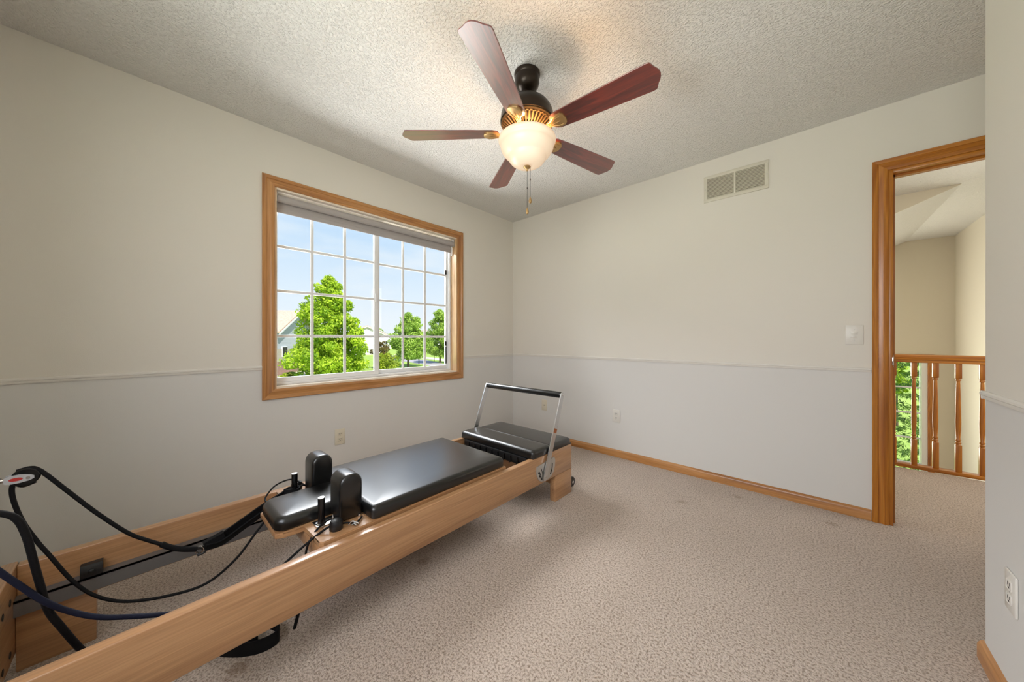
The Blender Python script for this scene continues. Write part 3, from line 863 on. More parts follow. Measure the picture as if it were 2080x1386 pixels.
# steel tracks inside the rails
for s_, x_ in ((1, RX0 + RT), (-1, RX1 - RT)):
    bm = bmn(); a, b_ = sorted((x_, x_ + s_ * .040)); box(bm, a, b_, RY0 + .036, -1.25, .236, .243)
    a, b_ = sorted((x_ + s_ * .036, x_ + s_ * .040)); box(bm, a, b_, RY0 + .036, -1.25, .192, .243)
    t_ = obj('track', bm, M['steel'], ref)
    bm = bmn(); a, b_ = sorted((x_ + s_ * .004, x_ + s_ * .038))
    prism(bm, [(a, .243), (b_, .243), (b_, .262), (a + (b_ - a) * .5 if s_ < 0 else b_ - .008, .283), (a, .283)], -3.045, -2.995, 'y')
    lathe(bm, (b_ if s_ > 0 else a, -3.02, .262), [(.008, -.001), (.008, .004), (.005, .006)], 12, ax='x')
    obj('carriage_stop', bm, M['black'], t_)
# carriage
car = empty('carriage', ((RX0 + RX1) / 2, -2.0, .33), ref)
bm = bmn()
pts = [(RX0 + RT + .010, -1.505), (RX1 - RT - .010, -1.505), (RX1 - RT - .010, -2.462), (RX1 - RT - .022, -2.474), (1.125, -2.474), (1.125, -2.545), (1.110, -2.568),
       (.880, -2.568), (.865, -2.545), (.865, -2.474), (RX0 + RT + .022, -2.474), (RX0 + RT + .010, -2.462)]
prism(bm, pts, .328, .348); bmesh.ops.bevel(bm, geom=[e_ for e_ in bm.edges if abs(e_.verts[0].co.z - e_.verts[1].co.z) < 1e-5], offset=.003, segments=2, affect='EDGES')
obj('carriage_board', bm, M['maple_y'], car)
bm = bmn()
box(bm, RX0 + RT + .012, RX0 + RT + .05, -2.47, -1.51, .245, .328, .002); box(bm, RX1 - RT - .05, RX1 - RT - .012, -2.47, -1.51, .245, .328, .002)
box(bm, RX0 + RT + .02, RX1 - RT - .02, -2.474, -2.452, .27, .328, .002)
obj('carriage_frame', bm, M['maple_y'], car)
bm = bmn(); pad(bm, .699, 1.293, -2.282, -1.508, .348, .402, .022, .024, .004); obj('main_pad', bm, M['vinyl'], car)
bm = bmn(); pad(bm, .872, 1.118, -2.566, -2.279, .348, .400, .040, .026, .003); obj('headrest_pad', bm, M['vinyl'], car)
# shoulder rests: arched blocks
for cx_ in (.835, 1.160):
    cy_ = -2.331
    def arch(ins, n=16):
        hw = .0450 - ins; z0 = .352 + ins * .4; zt = .530 - ins; rr = hw
        out = [(-hw, z0)]
        for i in range(n + 1):
            a = PI - PI * i / n
            ca, sa = math.cos(a), math.sin(a)
            out.append((rr * math.copysign(abs(ca) ** .88, ca), zt - rr * 1.05 + rr * 1.05 * abs(sa) ** .85))
        out.append((hw, z0)); return out
    bm = bmn(); xs = [(-.056, .012), (-.0535, .005), (-.048, .001), (-.040, 0), (.040, 0), (.048, .001), (.0535, .005), (.056, .012)]
    loft(bm, [[(cx_ + dx, cy_ + u, z) for u, z in arch(ins)] for dx, ins in xs])
    bmesh.ops.bevel(bm, geom=[e_ for e_ in bm.edges if abs(e_.verts[0].co.x - e_.verts[1].co.x) > .05 and e_.verts[0].co.z < .36], offset=.006, segments=2, affect='EDGES')
    obj('shoulder_rest', bm, M['vinyl'], car, ang=50)
    sg = 1 if cx_ > 1 else -1
    bm = bmn(); xa, xb = sorted((cx_ + sg * .0 - .030, cx_ + .030)); box(bm, xa, xb, -2.450, -2.300, .348, .3525, .001)
    cyl(bm, (cx_ - .015, -2.438, .3525), .005, .003, 'z', 12); cyl(bm, (cx_ + .055, -2.30, .350), .0055, .008, 'z', 12)
    obj('rest_plate', bm, M['chrome'], car)
for cx_ in (.820, 1.168):
    bm = bmn(); cyl(bm, (cx_, -2.428, .350), .0125, .104, 'z', 24, .001); pst = obj('strap_post', bm, M['black_gloss'], car)
    bm = bmn(); cyl(bm, (cx_, -2.428, .454), .0118, .0022, 'z', 24); obj('post_cap', bm, M['cap'], pst)
    bm = bmn(); lathe(bm, (cx_, -2.428, .3525), [(.017, 0), (.017, .003), (.013, .005)], 20); obj('post_collar', bm, M['chrome'], pst)
for cx_, sg in ((1.243, 1), (.745, -1)):
    bm = bmn(); lathe(bm, (cx_, -2.400, .348), [(.022, 0), (.024, .004), (.024, .026), (.020, .036), (.010, .040)], 24)
    kn = obj('rope_cleat_knob', bm, M['black'], car)
    bm = bmn(); lathe(bm, (cx_ - .012 * sg, -2.408, .386), [(.004, 0), (.004, .004), (.002, .012), (.001, .016)], 10); obj('knob_tip', bm, M['chrome'], kn)
bm = bmn(); tube(bm, [(1.262, -2.362, .356), (1.266, -2.350, .366), (1.272, -2.338, .360), (1.278, -2.330, .354)], .003, 8, 5)
tube(bm, [(1.264, -2.352, .352), (1.272, -2.345, .356), (1.284, -2.342, .352)], .004, 8, 5); obj('rope_clip', bm, M['chrome'], car)
bm = bmn(); tube(bm, [(1.245, -2.385, .362), (1.256, -2.368, .364), (1.268, -2.345, .358), (1.262, -2.322, .357), (1.240, -2.300, .357)], .0035, 8, 6)
obj('clip_cord', bm, M['rope'], car)
# foot platform and its two pads
bm = bmn(); box(bm, RX0 + .01, RX1 - .004, -1.305, RY1 + .0, .336, .350, .002); obj('platform_board', bm, M['black'], ref)
bm = bmn(); pad(bm, RX0 + .004, RX1 + .002, -1.130, RY1 - .002, .346, .386, .030, .020, .002); obj('platform_pad', bm, M['vinyl'], ref)
bm = bmn(); pad(bm, RX0 + .004, RX1 + .002, -1.310, -1.122, .340, .392, .024, .024, .001); obj('platform_pad', bm, M['vinyl'], ref)
# spring bar below the platform with its hooks, springs
bm = bmn(); box(bm, RX0 + RT + .02, RX1 - RT - .02, -1.315, -1.290, .288, .338, .002); sbar = obj('spring_bar', bm, M['black'], ref)
for i in range(9):
    x_ = .76 + i * .058
    bm = bmn(); box(bm, x_ - .003, x_ + .003, -1.322, -1.314, .292, .330, .001)
    box(bm, x_ - .003, x_ + .003, -1.336, -1.316, .290, .295, .001)
    obj('spring_hook', bm, M['black_gloss'], sbar)
for i in range(4):
    x_ = .80 + i * .075
    P = [(x_ + .011 * math.cos(k * .9), -1.33 - .0028 * k / 2.2, .285 + .011 * math.sin(k * .9)) for k in range(150)]
    bm = bmn(); tube(bm, P, .0018, 5, 0); obj('spring', bm, M['black'], ref)
# foot bar
A0 = Vector((0, -1.209, .205)); A1 = Vector((0, -1.015, .700))
dirv = (A1 - A0).normalized(); sd = Vector((0, dirv.z, -dirv.y))
fb = empty('foot_bar', ((RX0 + RX1) / 2, -1.2, .2), ref)
for x0_, x1_ in ((RX1 + .010, RX1 + .017), (RX0 - .017, RX0 - .010)):
    bm = bmn(); loops = []; pr = []
    for k in range(7):      # rounded lower end
        a = PI + PI * k / 6; pr.append(A0 + sd * .019 * math.cos(a) + dirv * .019 * math.sin(a))
    for k in range(7):
        a = PI * k / 6; pr.append(A1 + sd * .019 * math.cos(a) + dirv * .019 * math.sin(a))
    loft(bm, [[(x0_, p.y, p.z) for p in pr], [(x1_, p.y, p.z) for p in pr]])
    up_ = obj('upright', bm, M['alu'], fb)
    if x0_ > 1:
        c_ = A0 + dirv * .295
        bm = bmn(); q = [c_ + sd * .017 + dirv * .014, c_ - sd * .017 + dirv * .014, c_ - sd * .017 - dirv * .014, c_ + sd * .017 - dirv * .014]
        loft(bm, [[(x1_, p.y, p.z) for p in q], [(x1_ + .0006, p.y, p.z) for p in q]]); obj('orange_patch', bm, M['copper'], up_)  # small orange-brown patch on the upright's outer face
        bm = bmn(); lathe(bm, (x1_, A1.y, A1.z), [(.006, 0), (.006, .003), (.003, .004)], 12, ax='x'); obj('bolt', bm, M['chrome'], up_)
        bm = bmn(); lathe(bm, (x1_, A0.y + .003, A0.z + .006), [(.006, 0), (.006, .004), (.003, .005)], 12, ax='x')
        obj('bolt', bm, M['chrome'], up_)
bm = bmn(); lathe(bm, (RX0 - .009, A1.y, A1.z), [(.017, 0), (.020, .002), (.021, .010), (.021, RX1 - RX0 + .006), (.020, RX1 - RX0 + .014), (.017, RX1 - RX0 + .018)], 28, ax='x')
obj('padded_bar', bm, M['vinyl'], fb)
# bracket plates with slots
for x_, s_ in ((RX1, 1), (RX0, -1)):
    bm = bmn(); pr = [(-1.095, .306), (-1.278, .290), (-1.284, .262), (-1.278, .232), (-1.262, .205), (-1.236, .188), (-1.200, .180), (-1.165, .182), (-1.130, .192), (-1.105, .212), (-1.090, .245), (-1.086, .285)]
    a, b_ = sorted((x_, x_ + s_ * .006)); prism(bm, pr, a, b_, 'x'); bp = obj('bracket_plate', bm, M['alu_plate'], ref)
    xf = x_ + s_ * .0062
    for path, rr in (([(-1.268, .248), (-1.258, .252), (-1.250, .236), (-1.256, .225), (-1.244, .222), (-1.236, .202)], .0038),
                     ([(-1.120, .272), (-1.121, .250), (-1.128, .228), (-1.140, .212), (-1.137, .206)], .0036),
                     ([(-1.238, .268), (-1.226, .238), (-1.222, .200)], .0024)):
        bm = bmn(); tube(bm, [(xf, y, z) for y, z in path], rr, 6, 5)
        obj('slot', bm, M['dark'], bp)
# transport wheels
for x_ in (1.308, .660):
    bm = bmn(); lathe(bm, (x_, RY1 + .033, .056), [(.020, 0), (.032, .002), (.035, .006), (.035, .020), (.032, .024), (.020, .026)], 32, ax='x')
    wh = obj('wheel', bm, M['black'], ref)
    bm = bmn(); lathe(bm, (x_ + .025, RY1 + .033, .056), [(.010, 0), (.010, .003), (.004, .004)], 16, ax='x'); obj('axle_cap', bm, M['chrome'], wh)
# riser posts with pulleys at the head end
PUL = []
for x_, zp in ((.745, .641), (1.240, .660)):
    bm = bmn(); cyl(bm, (x_, RY0 - .045, .10), .016, zp - .07, 'z', 24, .003); rp_ = obj('riser_post', bm, M['black'], ref)
    bm = bmn(); box(bm, x_ - .022, x_ + .022, RY0 - .066, RY0, .14, .30, .004); obj('riser_bracket', bm, M['alu_plate'], rp_)
    P = [(x_ + .010 * math.cos(k * .785), RY0 - .030 + k * .0011, zp + .010 * math.sin(k * .785)) for k in range(44)]
    bm = bmn(); tube(bm, P, .0022, 6, 0); cyl(bm, (x_, RY0 - .05, zp), .007, .08, 'y', 12); obj('pulley_spring', bm, M['chrome'], rp_)
    py_ = RY0 + .062
    pu = empty('pulley', (x_, py_, zp), ref)
    for sx_ in (-1, 1):
        bm = bmn()
        pr = [(-.045, -.010), (-.045, .010), (-.030, .016), (.0, .017), (.034, .010), (.044, .004), (.044, -.006), (.030, -.012), (.0, -.016), (-.030, -.016)]
        a, b_ = sorted((x_ + sx_ * .010, x_ + sx_ * .013)); prism(bm, [(py_ - .010 + u * .62, zp + v * .8) for u, v in pr], a, b_, 'x')
        ck = obj('pulley_cheek', bm, M['grey_plastic'], pu)
        bm = bmn(); pr = [(py_ - .016 + .013 * math.cos(2 * PI * k / 16), zp + .0055 * math.sin(2 * PI * k / 16)) for k in range(16)]
        a, b_ = sorted((x_ + sx_ * .013, x_ + sx_ * .0135)); prism(bm, pr, a, b_, 'x'); obj('red_mark', bm, M['red'], ck)
        bm = bmn(); lathe(bm, (x_ + sx_ * .0132 - (.002 if sx_ < 0 else 0), py_ + .006, zp), [(.003, 0), (.004, .002)], 12, ax='x'); obj('rivet', bm, M['chrome'], ck)
    bm = bmn(); lathe(bm, (x_ - .009, py_ + .0, zp), [(.026, 0), (.028, .002), (.022, .006), (.020, .009), (.022, .012), (.028, .016), (.026, .018)], 32, ax='x')
    obj('pulley_wheel', bm, M['black_gloss'], pu)
    PUL.append(Vector((x_, py_, zp)))
pf, pn = PUL
# ropes (points found on planes of constant x)
def ropept(l_): return [at(px, py, x=x) for px, py, x in l_]
far = [pf + Vector((0, -.016, .022)), pf + Vector((0, .006, .0262)), pf + Vector((0, .020, .020))] + ropept(
    [(96, 966, .745), (140, 1000, .75), (200, 1045, .76), (260, 1083, .77), (300, 1098, .78), (335, 1108, .79)])
bm = bmn(); tube(bm, far, .0062, 12); obj('rope', bm, M['rope'], ref)
bm = bmn(); tube(bm, ropept([(328, 1106, .788), (345, 1112, .79), (370, 1116, .795), (400, 1116, .80)]), .0095, 14); obj('rope_sleeve', bm, M['webbing'], ref)
low = [pf + Vector((0, .018, -.019)), pf + Vector((0, -.004, -.0262)), pf + Vector((0, -.022, -.017))] + ropept(
    [(26, 1012, .745), (45, 1058, .75), (75, 1100, .76), (100, 1128, .77), (150, 1183, .79), (200, 1213, .81), (262, 1222, .83), (345, 1210, .86), (420, 1185, .88), (480, 1135, .89), (520, 1082, .89), (545, 1058, .89)])
low[-1].z = .325
bm = bmn(); tube(bm, low, lambda t_: .0062 - .0018 * t_, 12); obj('rope', bm, M['rope'], ref)
# near side ropes
nr = [pn + Vector((0, .012, .0235)), pn + Vector((0, .030, .012))] + ropept([(30, 1052, 1.235), (52, 1085, 1.23), (68, 1140, 1.225), (82, 1190, 1.22), (98, 1240, 1.215), (125, 1275, 1.21), (160, 1315, 1.20), (200, 1352, 1.19)])
nr[0:2] = ropept([(-60, 1052, 1.24), (-15, 1043, 1.24)])
bm = bmn(); tube(bm, nr, .0068, 12); obj('rope', bm, M['rope'], ref)
nb = ropept([(-70, 1120, 1.24), (-30, 1142, 1.24), (0, 1163, 1.24), (40, 1190, 1.235), (90, 1222, 1.23), (140, 1242, 1.22), (200, 1254, 1.22), (270, 1253, 1.225), (315, 1250, 1.23), (370, 1246, 1.235)])
bm = bmn(); tube(bm, nb, .0060, 12); obj('rope', bm, M['navy'], ref)
# near cords from the cleat
kn_ = Vector((1.243, -2.400, .362))
c1 = [kn_ + Vector((.016, .0, .0)), kn_ + Vector((-.0, -.02, .006))] + ropept([(650, 1083, 1.235), (625, 1103, 1.235), (600, 1125, 1.24)]) + [Vector((1.24, -2.66, .245))]
bm = bmn(); tube(bm, c1, .0042, 10); obj('rope', bm, M['rope'], ref)
c2 = ropept([(690, 1050, 1.18), (665, 1058, 1.19), (645, 1075, 1.20), (630, 1098, 1.205), (623, 1115, 1.21)]) + [at(620, 1135, x=1.21)]
bm = bmn(); tube(bm, c2, .0040, 10); obj('rope', bm, M['rope'], ref)
# far thin cords round the far post
bm = bmn(); tube(bm, [(.790, -2.36, .356), (.765, -2.39, .385), (.752, -2.43, .408), (.76, -2.49, .400), (.80, -2.535, .372), (.855, -2.535, .362)], .0035, 10)
obj('cord_loop', bm, M['rope'], ref)
bm = bmn(); tube(bm, [(.79, -2.33, .362), (.80, -2.385, .380), (.83, -2.43, .392), (.815, -2.455, .386)], .0035, 10)
obj('cord_loop', bm, M['rope'], ref)
# dangling rope end under the frame
tail = [at(607, 1225, x=1.22), at(606, 1240, x=1.22), at(603, 1258, x=1.22), at(598, 1277, x=1.22)]
tail = [Vector((1.225, -2.60, .175))] + [at(px, py, x=1.225) for px, py in ((607, 1228), (606, 1245), (602, 1262), (598, 1277))]
bm = bmn(); tube(bm, [Vector((1.225, tail[1].y, .22))] + tail[1:], .0058, 10); obj('rope_end', bm, M['rope'], ref)

# foot strap laid from the ring back over the far post: hangs on the post
st = tag(empty('foot_strap', tuple(at(408, 1116, x=.80))), 'black padded strap looped over the far post and clipped to the long rope', 'strap')
ring = at(406, 1117, x=.80)
S0 = at(418, 1108, x=.80)
P1 = Vector((.800, -2.452, .378))
path = [S0, at(450, 1090, x=.80), at(490, 1062, x=.80), at(535, 1030, x=.805), at(570, 1008, x=.815), P1]
bm = bmn(); ribbon(bm, path, .030, .006, up=(.25, 0, 1)); obj('strap_band', bm, M['webbing'], st)
path2 = [p + Vector((.012, 0, -.020 if 0 < i < 5 else -.004)) for i, p in enumerate(path)]
bm = bmn(); ribbon(bm, path2, .028, .006, up=(.5, 0, 1)); obj('strap_band', bm, M['webbing'], st)
bm = bmn(); ribbon(bm, [P1 + Vector((.0, 0, 0)), (.802, -2.430, .376), (.806, -2.412, .374), (.820, -2.408, .374), (.835, -2.414, .374), (.840, -2.432, .374), (.826, -2.455, .376), (.812, -2.47, .380)], .030, .005)
obj('strap_loop', bm, M['webbing'], st)
bm = bmn(); dv = (at(450, 1090, x=.80) - S0).normalized(); tube(bm, [S0 - dv * .005, S0 + dv * .03, S0 + dv * .06], .0, sect=[(.012, .016), (-.012, .016), (-.012, -.016), (.012, -.016)], smooth=4)
obj('stitched_end', bm, M['webbing'], st)
bm = bmn(); b2 = bmn()
pr = [(.014 * math.cos(2 * PI * k / 24), 0, .014 * math.sin(2 * PI * k / 24)) for k in range(25)]
tube(b2, pr, .0028, 8, 0); merge(bm, b2, Matrix.Translation(ring) @ Matrix.Rotation(R(55), 4, 'Z')); obj('steel_ring', bm, M['chrome'], st)
bm = bmn(); tube(bm, [at(400, 1114, x=.80), ring + Vector((0, .008, .004)), ring + Vector((.004, .014, -.012)), at(401, 1128, x=.80)], .006, 10); obj('snap_hook', bm, M['black'], st)

# coiled strap on the carpet under the frame
cs = tag(empty('floor_strap', tuple(at(500, 1325, z=0))), 'black webbing strap coiled on the carpet under the reformer side rail', 'strap')
c0 = at(485, 1305, z=.012)
F = lambda px, py: at(px, py, z=.0)
outer_ = [F(425, 1325), F(450, 1333), F(490, 1334), F(530, 1326), F(560, 1310), F(566, 1298), F(562, 1284), F(545, 1277), F(520, 1285), F(470, 1300), F(440, 1312), F(425, 1325)]
for p in outer_: p.z = .0225
bm = bmn(); ribbon(bm, outer_, .045, .006); obj('strap_coil', bm, M['webbing'], cs)
inn = [F(520, 1299), F(521, 1306), F(510, 1309), F(490, 1311), F(470, 1310), F(455, 1305)]
for p in inn: p.z = .0205
bm = bmn(); ribbon(bm, inn, .040, .006); obj('strap_coil', bm, M['webbing'], cs)

# ------------------------------------------------------------------ outdoors
ZG = -2.9
bm = bmn(); bmesh.ops.create_grid(bm, x_segments=8, y_segments=8, size=260); bmesh.ops.translate(bm, verts=bm.verts, vec=(0, 0, ZG))
tag(obj('lawn', bm, M['lawn']), 'sunlit green lawn around the houses outside', 'lawn', kind='stuff')
def ground_poly(name, pts, mt, z, label, cat):
    P = [at(px, py, z=ZG) for px, py in pts]
    bm = bmn(); loft(bm, [[(p.x, p.y, ZG) for p in P], [(p.x, p.y, ZG + z) for p in P]])
    return tag(obj(name, bm, mt), label, cat)
ground_poly('street', [(768, 719), (800, 723), (870, 733), (960, 752), (960, 762), (860, 741), (800, 731), (768, 727)], M['road'], .03, 'grey asphalt street curving behind the trees outside the window', 'street')
ground_poly('sidewalk', [(800, 721.0), (880, 727.0), (960, 739), (960, 744), (880, 731), (800, 723.5)], M['concrete'], .05, 'pale concrete walk along the far side of the street', 'sidewalk')
ground_poly('driveway', [(560, 776), (612, 768), (680, 752), (650, 748), (600, 757), (552, 764)], M['concrete'], .04, 'pale concrete drive in front of the brick and siding house', 'driveway')

bm = bmn(); box(bm, -10, -.5, -7, 2.5, ZG, ZG + .05); tag(obj('reflector', bm, M['concrete']), 'pale concrete patio added out of view below the bedroom window to bounce light', 'reflector')  # unseen slab, added so fan and ceiling pick up grey, not lawn green
def leaves(name, mt, blobs, n, size, parent, origin, seed=1, needle=False, shell=.55):
    """leaf cloud: quads scattered in ellipsoid blobs (centre, radii)"""
    rnd = random.Random(seed)
    vol = [b[1][0] * b[1][1] * b[1][2] for b in blobs]; tot = sum(v_ ** .67 for v_ in vol)
    verts = []; faces = []; tint = []
    for (c, rd), v_ in zip(blobs, vol):
        k = max(8, int(n * v_ ** .67 / tot)); bt = rnd.random() * .5
        for _ in range(k):
            d = Vector((rnd.gauss(0, 1), rnd.gauss(0, 1), rnd.gauss(0, 1))).normalized()
            q = shell + (1 - shell) * rnd.random() ** .6
            q *= 1.0 + .12 * rnd.gauss(0, 1) * .6
            p = Vector((c[0] + d.x * rd[0] * q, c[1] + d.y * rd[1] * q, c[2] + d.z * rd[2] * q))
            nrm = (d + Vector((rnd.gauss(0, .6), rnd.gauss(0, .6), rnd.gauss(0, .6) + .3))).normalized()
            u = nrm.cross(Vector((rnd.gauss(0, 1), rnd.gauss(0, 1), rnd.gauss(0, 1)))).normalized(); w = nrm.cross(u)
            s = size * (.6 + .8 * rnd.random()); s2 = s * (.25 if needle else .62)
            i0 = len(verts)
            verts += [p - u * s, p - w * s2 - nrm * s * .12, p + u * s, p + w * s2 - nrm * s * .12]
            faces.append((i0, i0 + 1, i0 + 2, i0 + 3)); tint.append(min(1, max(0, bt + .5 * rnd.random())))
    o3 = Vector(origin)
    me = bpy.data.meshes.new(name)
    me.from_pydata([tuple(p - o3) for p in verts], [], faces)
    a = me.attributes.new('tint', 'FLOAT', 'FACE'); a.data.foreach_set('value', tint)
    me.materials.append(mt)
    o = bpy.data.objects.new(name, me); COL.objects.link(o); o.parent = parent; o.location = (0, 0, 0)
    return o
def crown_blobs(base_, h0, h1, rmax, prof, n, seed, r0=.26, squash=.75):
    """blobs placed under a height profile prof(t)->radius share"""
    rnd = random.Random(seed); out = []
    for i in range(n):
        t = (i + rnd.random()) / n
        rr = rmax * prof(t); a = rnd.random() * 2 * PI; q = rr * math.sqrt(rnd.random()) * .86
        s = rmax * r0 * (.55 + .6 * rnd.random()) * (.45 + .75 * prof(t))
        out.append(((base_.x + q * math.cos(a), base_.y + q * math.sin(a), h0 + (h1 - h0) * t), (s, s, s * squash)))
    return out
def trunk(base_, h, r, parent, lean=(0, 0), top=.35):
    bm = bmn(); tube(bm, [base_ + Vector((0, 0, -.1)), base_ + Vector((lean[0] * .3, lean[1] * .3, h * .4)), base_ + Vector((lean[0], lean[1], h))], lambda t_: r * (1 - (1 - top) * t_), 10)
    obj('trunk', bm, M['bark'], parent)
    return
def tree(name, px, t, top_py, lw_px, mt, label, cat='tree', n=9000, nb=90, leaf=.16, prof=None, seed=1, h0=.9, group=None, r0=.26, tr=.16):
    b = CAM + ray(px, 687.5) * t; b.z = ZG
    ztop = CAM.z + (687.5 - top_py) / F_PX * t
    rmax = lw_px / F_PX * t / 2
    e_ = tag(empty(name, tuple(b)), label, cat, group)
    trunk(b, (ztop - ZG) * .75, tr, e_)
    bl = crown_blobs(b, ZG + h0, ztop - rmax * .12, rmax, prof or (lambda s: math.sin(PI * (.12 + .83 * s)) ** .7), nb, seed, r0)
    leaves('foliage', mt, bl, n, leaf, e_, b, seed)
    return e_
pyr = lambda s: (max(0.0, 1 - s) ** .62) * min(1, .62 + 1.6 * s) if s < 1 else .1
tree('maple_tree', 668, 31, 552, 200, M['leaf'], 'large bright green maple filling the left sash of the window', n=30000, nb=300, leaf=.13, prof=pyr, seed=3, h0=.2, r0=.17, tr=.2)
tree('linden_tree', 829, 46, 632, 92, M['leaf2'], 'round green tree beside the street in the right sash of the window', n=14000, nb=120, leaf=.13, seed=5, h0=1.3, prof=lambda s: (max(0, 1 - s) ** .45) * min(1, .5 + 2.2 * s))
tree('linden_tree', 894, 53, 626, 72, M['leaf2'], 'green street tree at the right edge of the window', n=14000, nb=120, leaf=.13, seed=8, h0=1.3, prof=lambda s: (max(0, 1 - s) ** .45) * min(1, .5 + 2.2 * s))
tree('garden_shrub', 787, 40, 716, 62, M['leaf_yel'], 'yellow green shrub growing right of the large maple', 'shrub', n=5000, nb=50, leaf=.09, seed=11, h0=.2, tr=.05)
tree('garden_shrub', 776, 44, 692, 44, M['leaf_red'], 'reddish brown ornamental shrub behind the yellow green one', 'shrub', n=4000, nb=40, leaf=.09, seed=12, h0=.2, tr=.05)
tree('garden_shrub', 588, 33, 757, 38, M['leaf_yel'], 'low round clipped bush before the brick house', 'shrub', n=3500, nb=30, leaf=.07, seed=13, h0=.15, tr=.05, prof=lambda s: math.sin(PI * (.2 + .7 * s)) ** .5)
for i, (px, t, tp, w_, lb) in enumerate(((768, 155, 665, 34, 'distant dark tree beside the far grey roof'), (800, 150, 676, 40, 'distant tree on the horizon left of the round street tree'),
                                     (850, 84, 676, 46, 'distant pale tree between the two street trees'), (726, 110, 676, 50, 'distant tree seen past the right edge of the maple'))):
    tree('distant_tree', px, t, tp, w_, M['leaf2'], lb, n=1500, nb=24, leaf=.4, seed=20 + i, h0=1.0)
# spruce and its lawn beyond the foyer window
sb = Vector((4.75, 8.6, ZG))
sp_ = tag(empty('spruce_tree', tuple(sb)), 'dark blue green spruce with drooping boughs outside the foyer window', 'tree')
trunk(sb, 5.5, .10, sp_)
rnd = random.Random(4); bl = []
for i in range(22):
    z_ = ZG + .4 + i * .26; L = 1.55 * (1 - i / 24)
    for k in range(11):
        a = 2 * PI * (k + rnd.random()) / 11
        for q in (.35, .6, .85, 1.0):
            bl.append(((sb.x + L * q * math.cos(a), sb.y + L * q * math.sin(a), z_ - .22 * q * q * L + rnd.gauss(0, .02)), (.17 * (1.2 - .5 * q), .17 * (1.2 - .5 * q), .06)))
leaves('boughs', M['needle'], bl, 42000, .035, sp_, sb, 9, needle=True, shell=.2)
tree('garden_shrub', 1822, 15, 733, 40, M['leaf'], 'bright green bush at the top of the foyer window', 'shrub', n=5000, nb=40, leaf=.06, seed=31, h0=1.5, tr=.05)

# houses
def house(name, p, ztop, zeave, half, length, wdir, ndir, mats, label, windows=(), base_bands=()):
    """gable end centred at p, spanning along wdir by half each way, body runs along -ndir for length"""
    w = Vector((wdir[0], wdir[1], 0)).normalized(); nn = Vector((ndir[0], ndir[1], 0)).normalized()
    h = tag(empty(name, (p.x, p.y, ZG)), label, 'house')
    def Q(a, d, z): q = p + w * a - nn * d; return Vector((q.x, q.y, z))
    zs = [(ZG - .2, None)] + list(base_bands) + [(zeave, None)]
    lo = ZG - .2
    for zt, mt in list(base_bands) + [(None, mats[0])]:
        bm = bmn()
        if zt is None:
            loft(bm, [[Q(-half, d, lo), Q(half, d, lo), Q(half, d, zeave), Q(0, d, ztop), Q(-half, d, zeave)] for d in (0, length)])
        else:
            e0 = .06 if mt is not mats[0] else 0
            loft(bm, [[Q(-half - e0, d, lo), Q(half + e0, d, lo), Q(half + e0, d, zt), Q(-half - e0, d, zt)] for d in (-e0, length)]); lo = zt
        obj('wall', bm, mt if zt is not None else mats[0], h, smooth=False)
    sl = (ztop - zeave) / half; ov = .45
    bm = bmn()
    for s_ in (-1, 1):
        loft(bm, [[Q(0, d, ztop + .03), Q(s_ * (half + ov), d, zeave - sl * ov + .03), Q(s_ * (half + ov), d, zeave - sl * ov + .20), Q(0, d, ztop + .22)] for d in (-.4, length + .4)])
    obj('roof', bm, mats[1], h, smooth=False)
    bm = bmn()
    for s_ in (-1, 1):
        loft(bm, [[Q(0, d, ztop + .02), Q(s_ * (half + ov), d, zeave - sl * ov + .02), Q(s_ * (half + ov), d, zeave - sl * ov - .16), Q(0, d, ztop - .17)] for d in (-.44, -.36)])
    obj('rake_trim', bm, M['white'], h, smooth=False)
    for (a, z, ww, hh) in windows:
        bm = bmn(); loft(bm, [[Q(a - ww / 2, d, z), Q(a + ww / 2, d, z), Q(a + ww / 2, d, z + hh), Q(a - ww / 2, d, z + hh)] for d in (-.12, 0)])
        f_ = obj('window', bm, M['white'], h, smooth=False)
        bm = bmn()
        for a0, a1 in ((a - ww / 2 + .08, a - .03), (a + .03, a + ww / 2 - .08)):
            loft(bm, [[Q(a0, d, z + .08), Q(a1, d, z + .08), Q(a1, d, z + hh - .08), Q(a0, d, z + hh - .08)] for d in (-.14, -.10)])
        obj('window_pane', bm, M['dark'], f_, smooth=False)
    return h, Q
pk = CAM + ray(605, 687.5) * 40; pk.z = 0
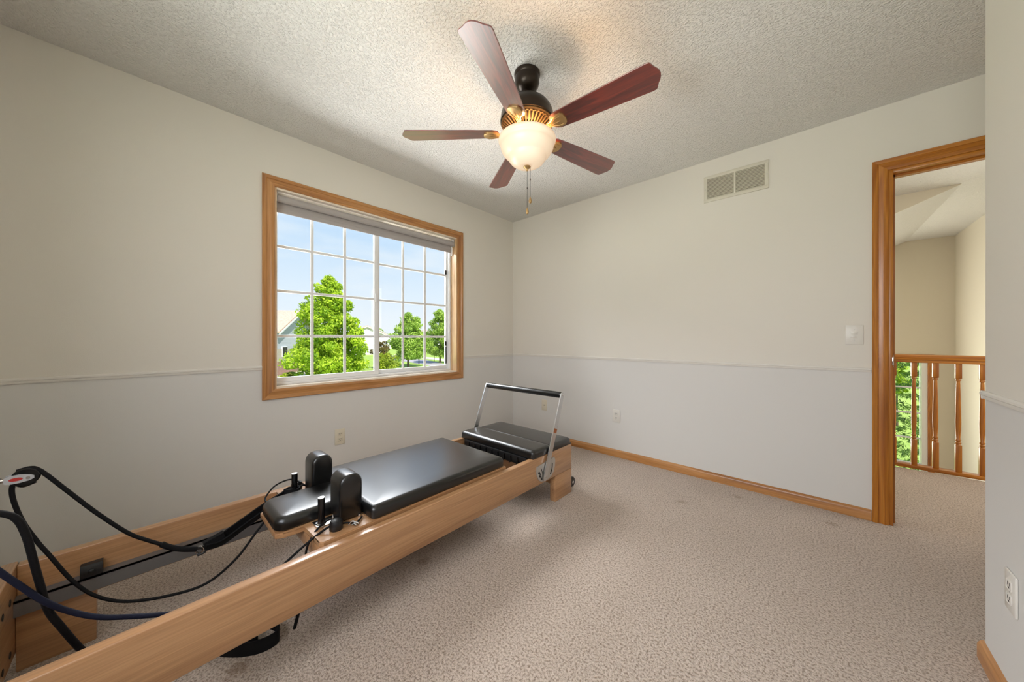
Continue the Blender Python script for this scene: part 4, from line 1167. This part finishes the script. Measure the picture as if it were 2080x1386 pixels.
h1_, Q1 = house('suburban_house', pk, 4.2, 1.83, 5.0, 13, (.805, -.593), (.593, .805), (M['siding_grey'], M['shingle']),
      'two-storey house with brick base and pink brown roof left of the maple', windows=((3.55, -.95, 1.2, 1.15),), base_bands=((-1.41, M['brick']), (-.05, M['siding_tan'])))
bm = bmn(); q = Q1(1.0, 4.5, 3.95)
for zz in (0,): box(bm, q.x - .2, q.x + .2, q.y - .2, q.y + .2, 3.3, 4.0)
obj('roof_vent', bm, M['dark'], h1_)
for (px, t, zt, ze, hf, ln, mt, lb) in ((746, 80, 4.0, 2.0, 4, 9, (M['siding_white'], M['shingle']), 'pale house with pink brown roof just right of the maple'),
                              (772, 125, 4.2, 1.6, 4, 8, (M['siding_white'], M['shingle_grey']), 'far grey roofed white house in the middle of the window'),
                              (866, 112, 3.6, 1.6, 4.5, 8, (M['siding_tan'], M['shingle']), 'far tan house between the two street trees'),
                              (915, 100, 3.6, 1.6, 4, 8, (M['siding_white'], M['shingle']), 'far house behind the street tree at the window edge')):
    p = CAM + ray(px, 687.5) * t; p.z = 0
    house('suburban_house', p, zt, ze, hf, ln, (.35, .94), (.94, -.35), mt, lb, windows=((-2, -1.2, 1.4, 1.3), (2, -1.2, 1.4, 1.3)))
# little things by the street
lp = CAM + ray(851, 687.5) * 50; lp.z = ZG
t_ = tag(empty('lamp_post', tuple(lp)), 'thin dark lamp post standing by the street between the two street trees', 'lamp post')
bm = bmn(); cyl(bm, tuple(lp), .06, 2.4, 'z', 10); obj('pole', bm, M['dark'], t_)
bm = bmn(); lathe(bm, lp + Vector((0, 0, 2.4)), [(.06, 0), (.16, .1), (.20, .35), (.05, .5)], 10); obj('lantern', bm, M['dark'], t_)
lp = CAM + ray(882, 687.5) * 58; lp.z = ZG
t_ = tag(empty('mailbox', tuple(lp)), 'small dark mailbox on a post at the far side of the street', 'mailbox')
bm = bmn(); cyl(bm, tuple(lp), .06, 1.1, 'z', 8); obj('post', bm, M['bark'], t_)
bm = bmn(); box(bm, lp.x - .35, lp.x + .35, lp.y - .2, lp.y + .2, ZG + 1.1, ZG + 1.55, .08); obj('box', bm, M['dark'], t_)
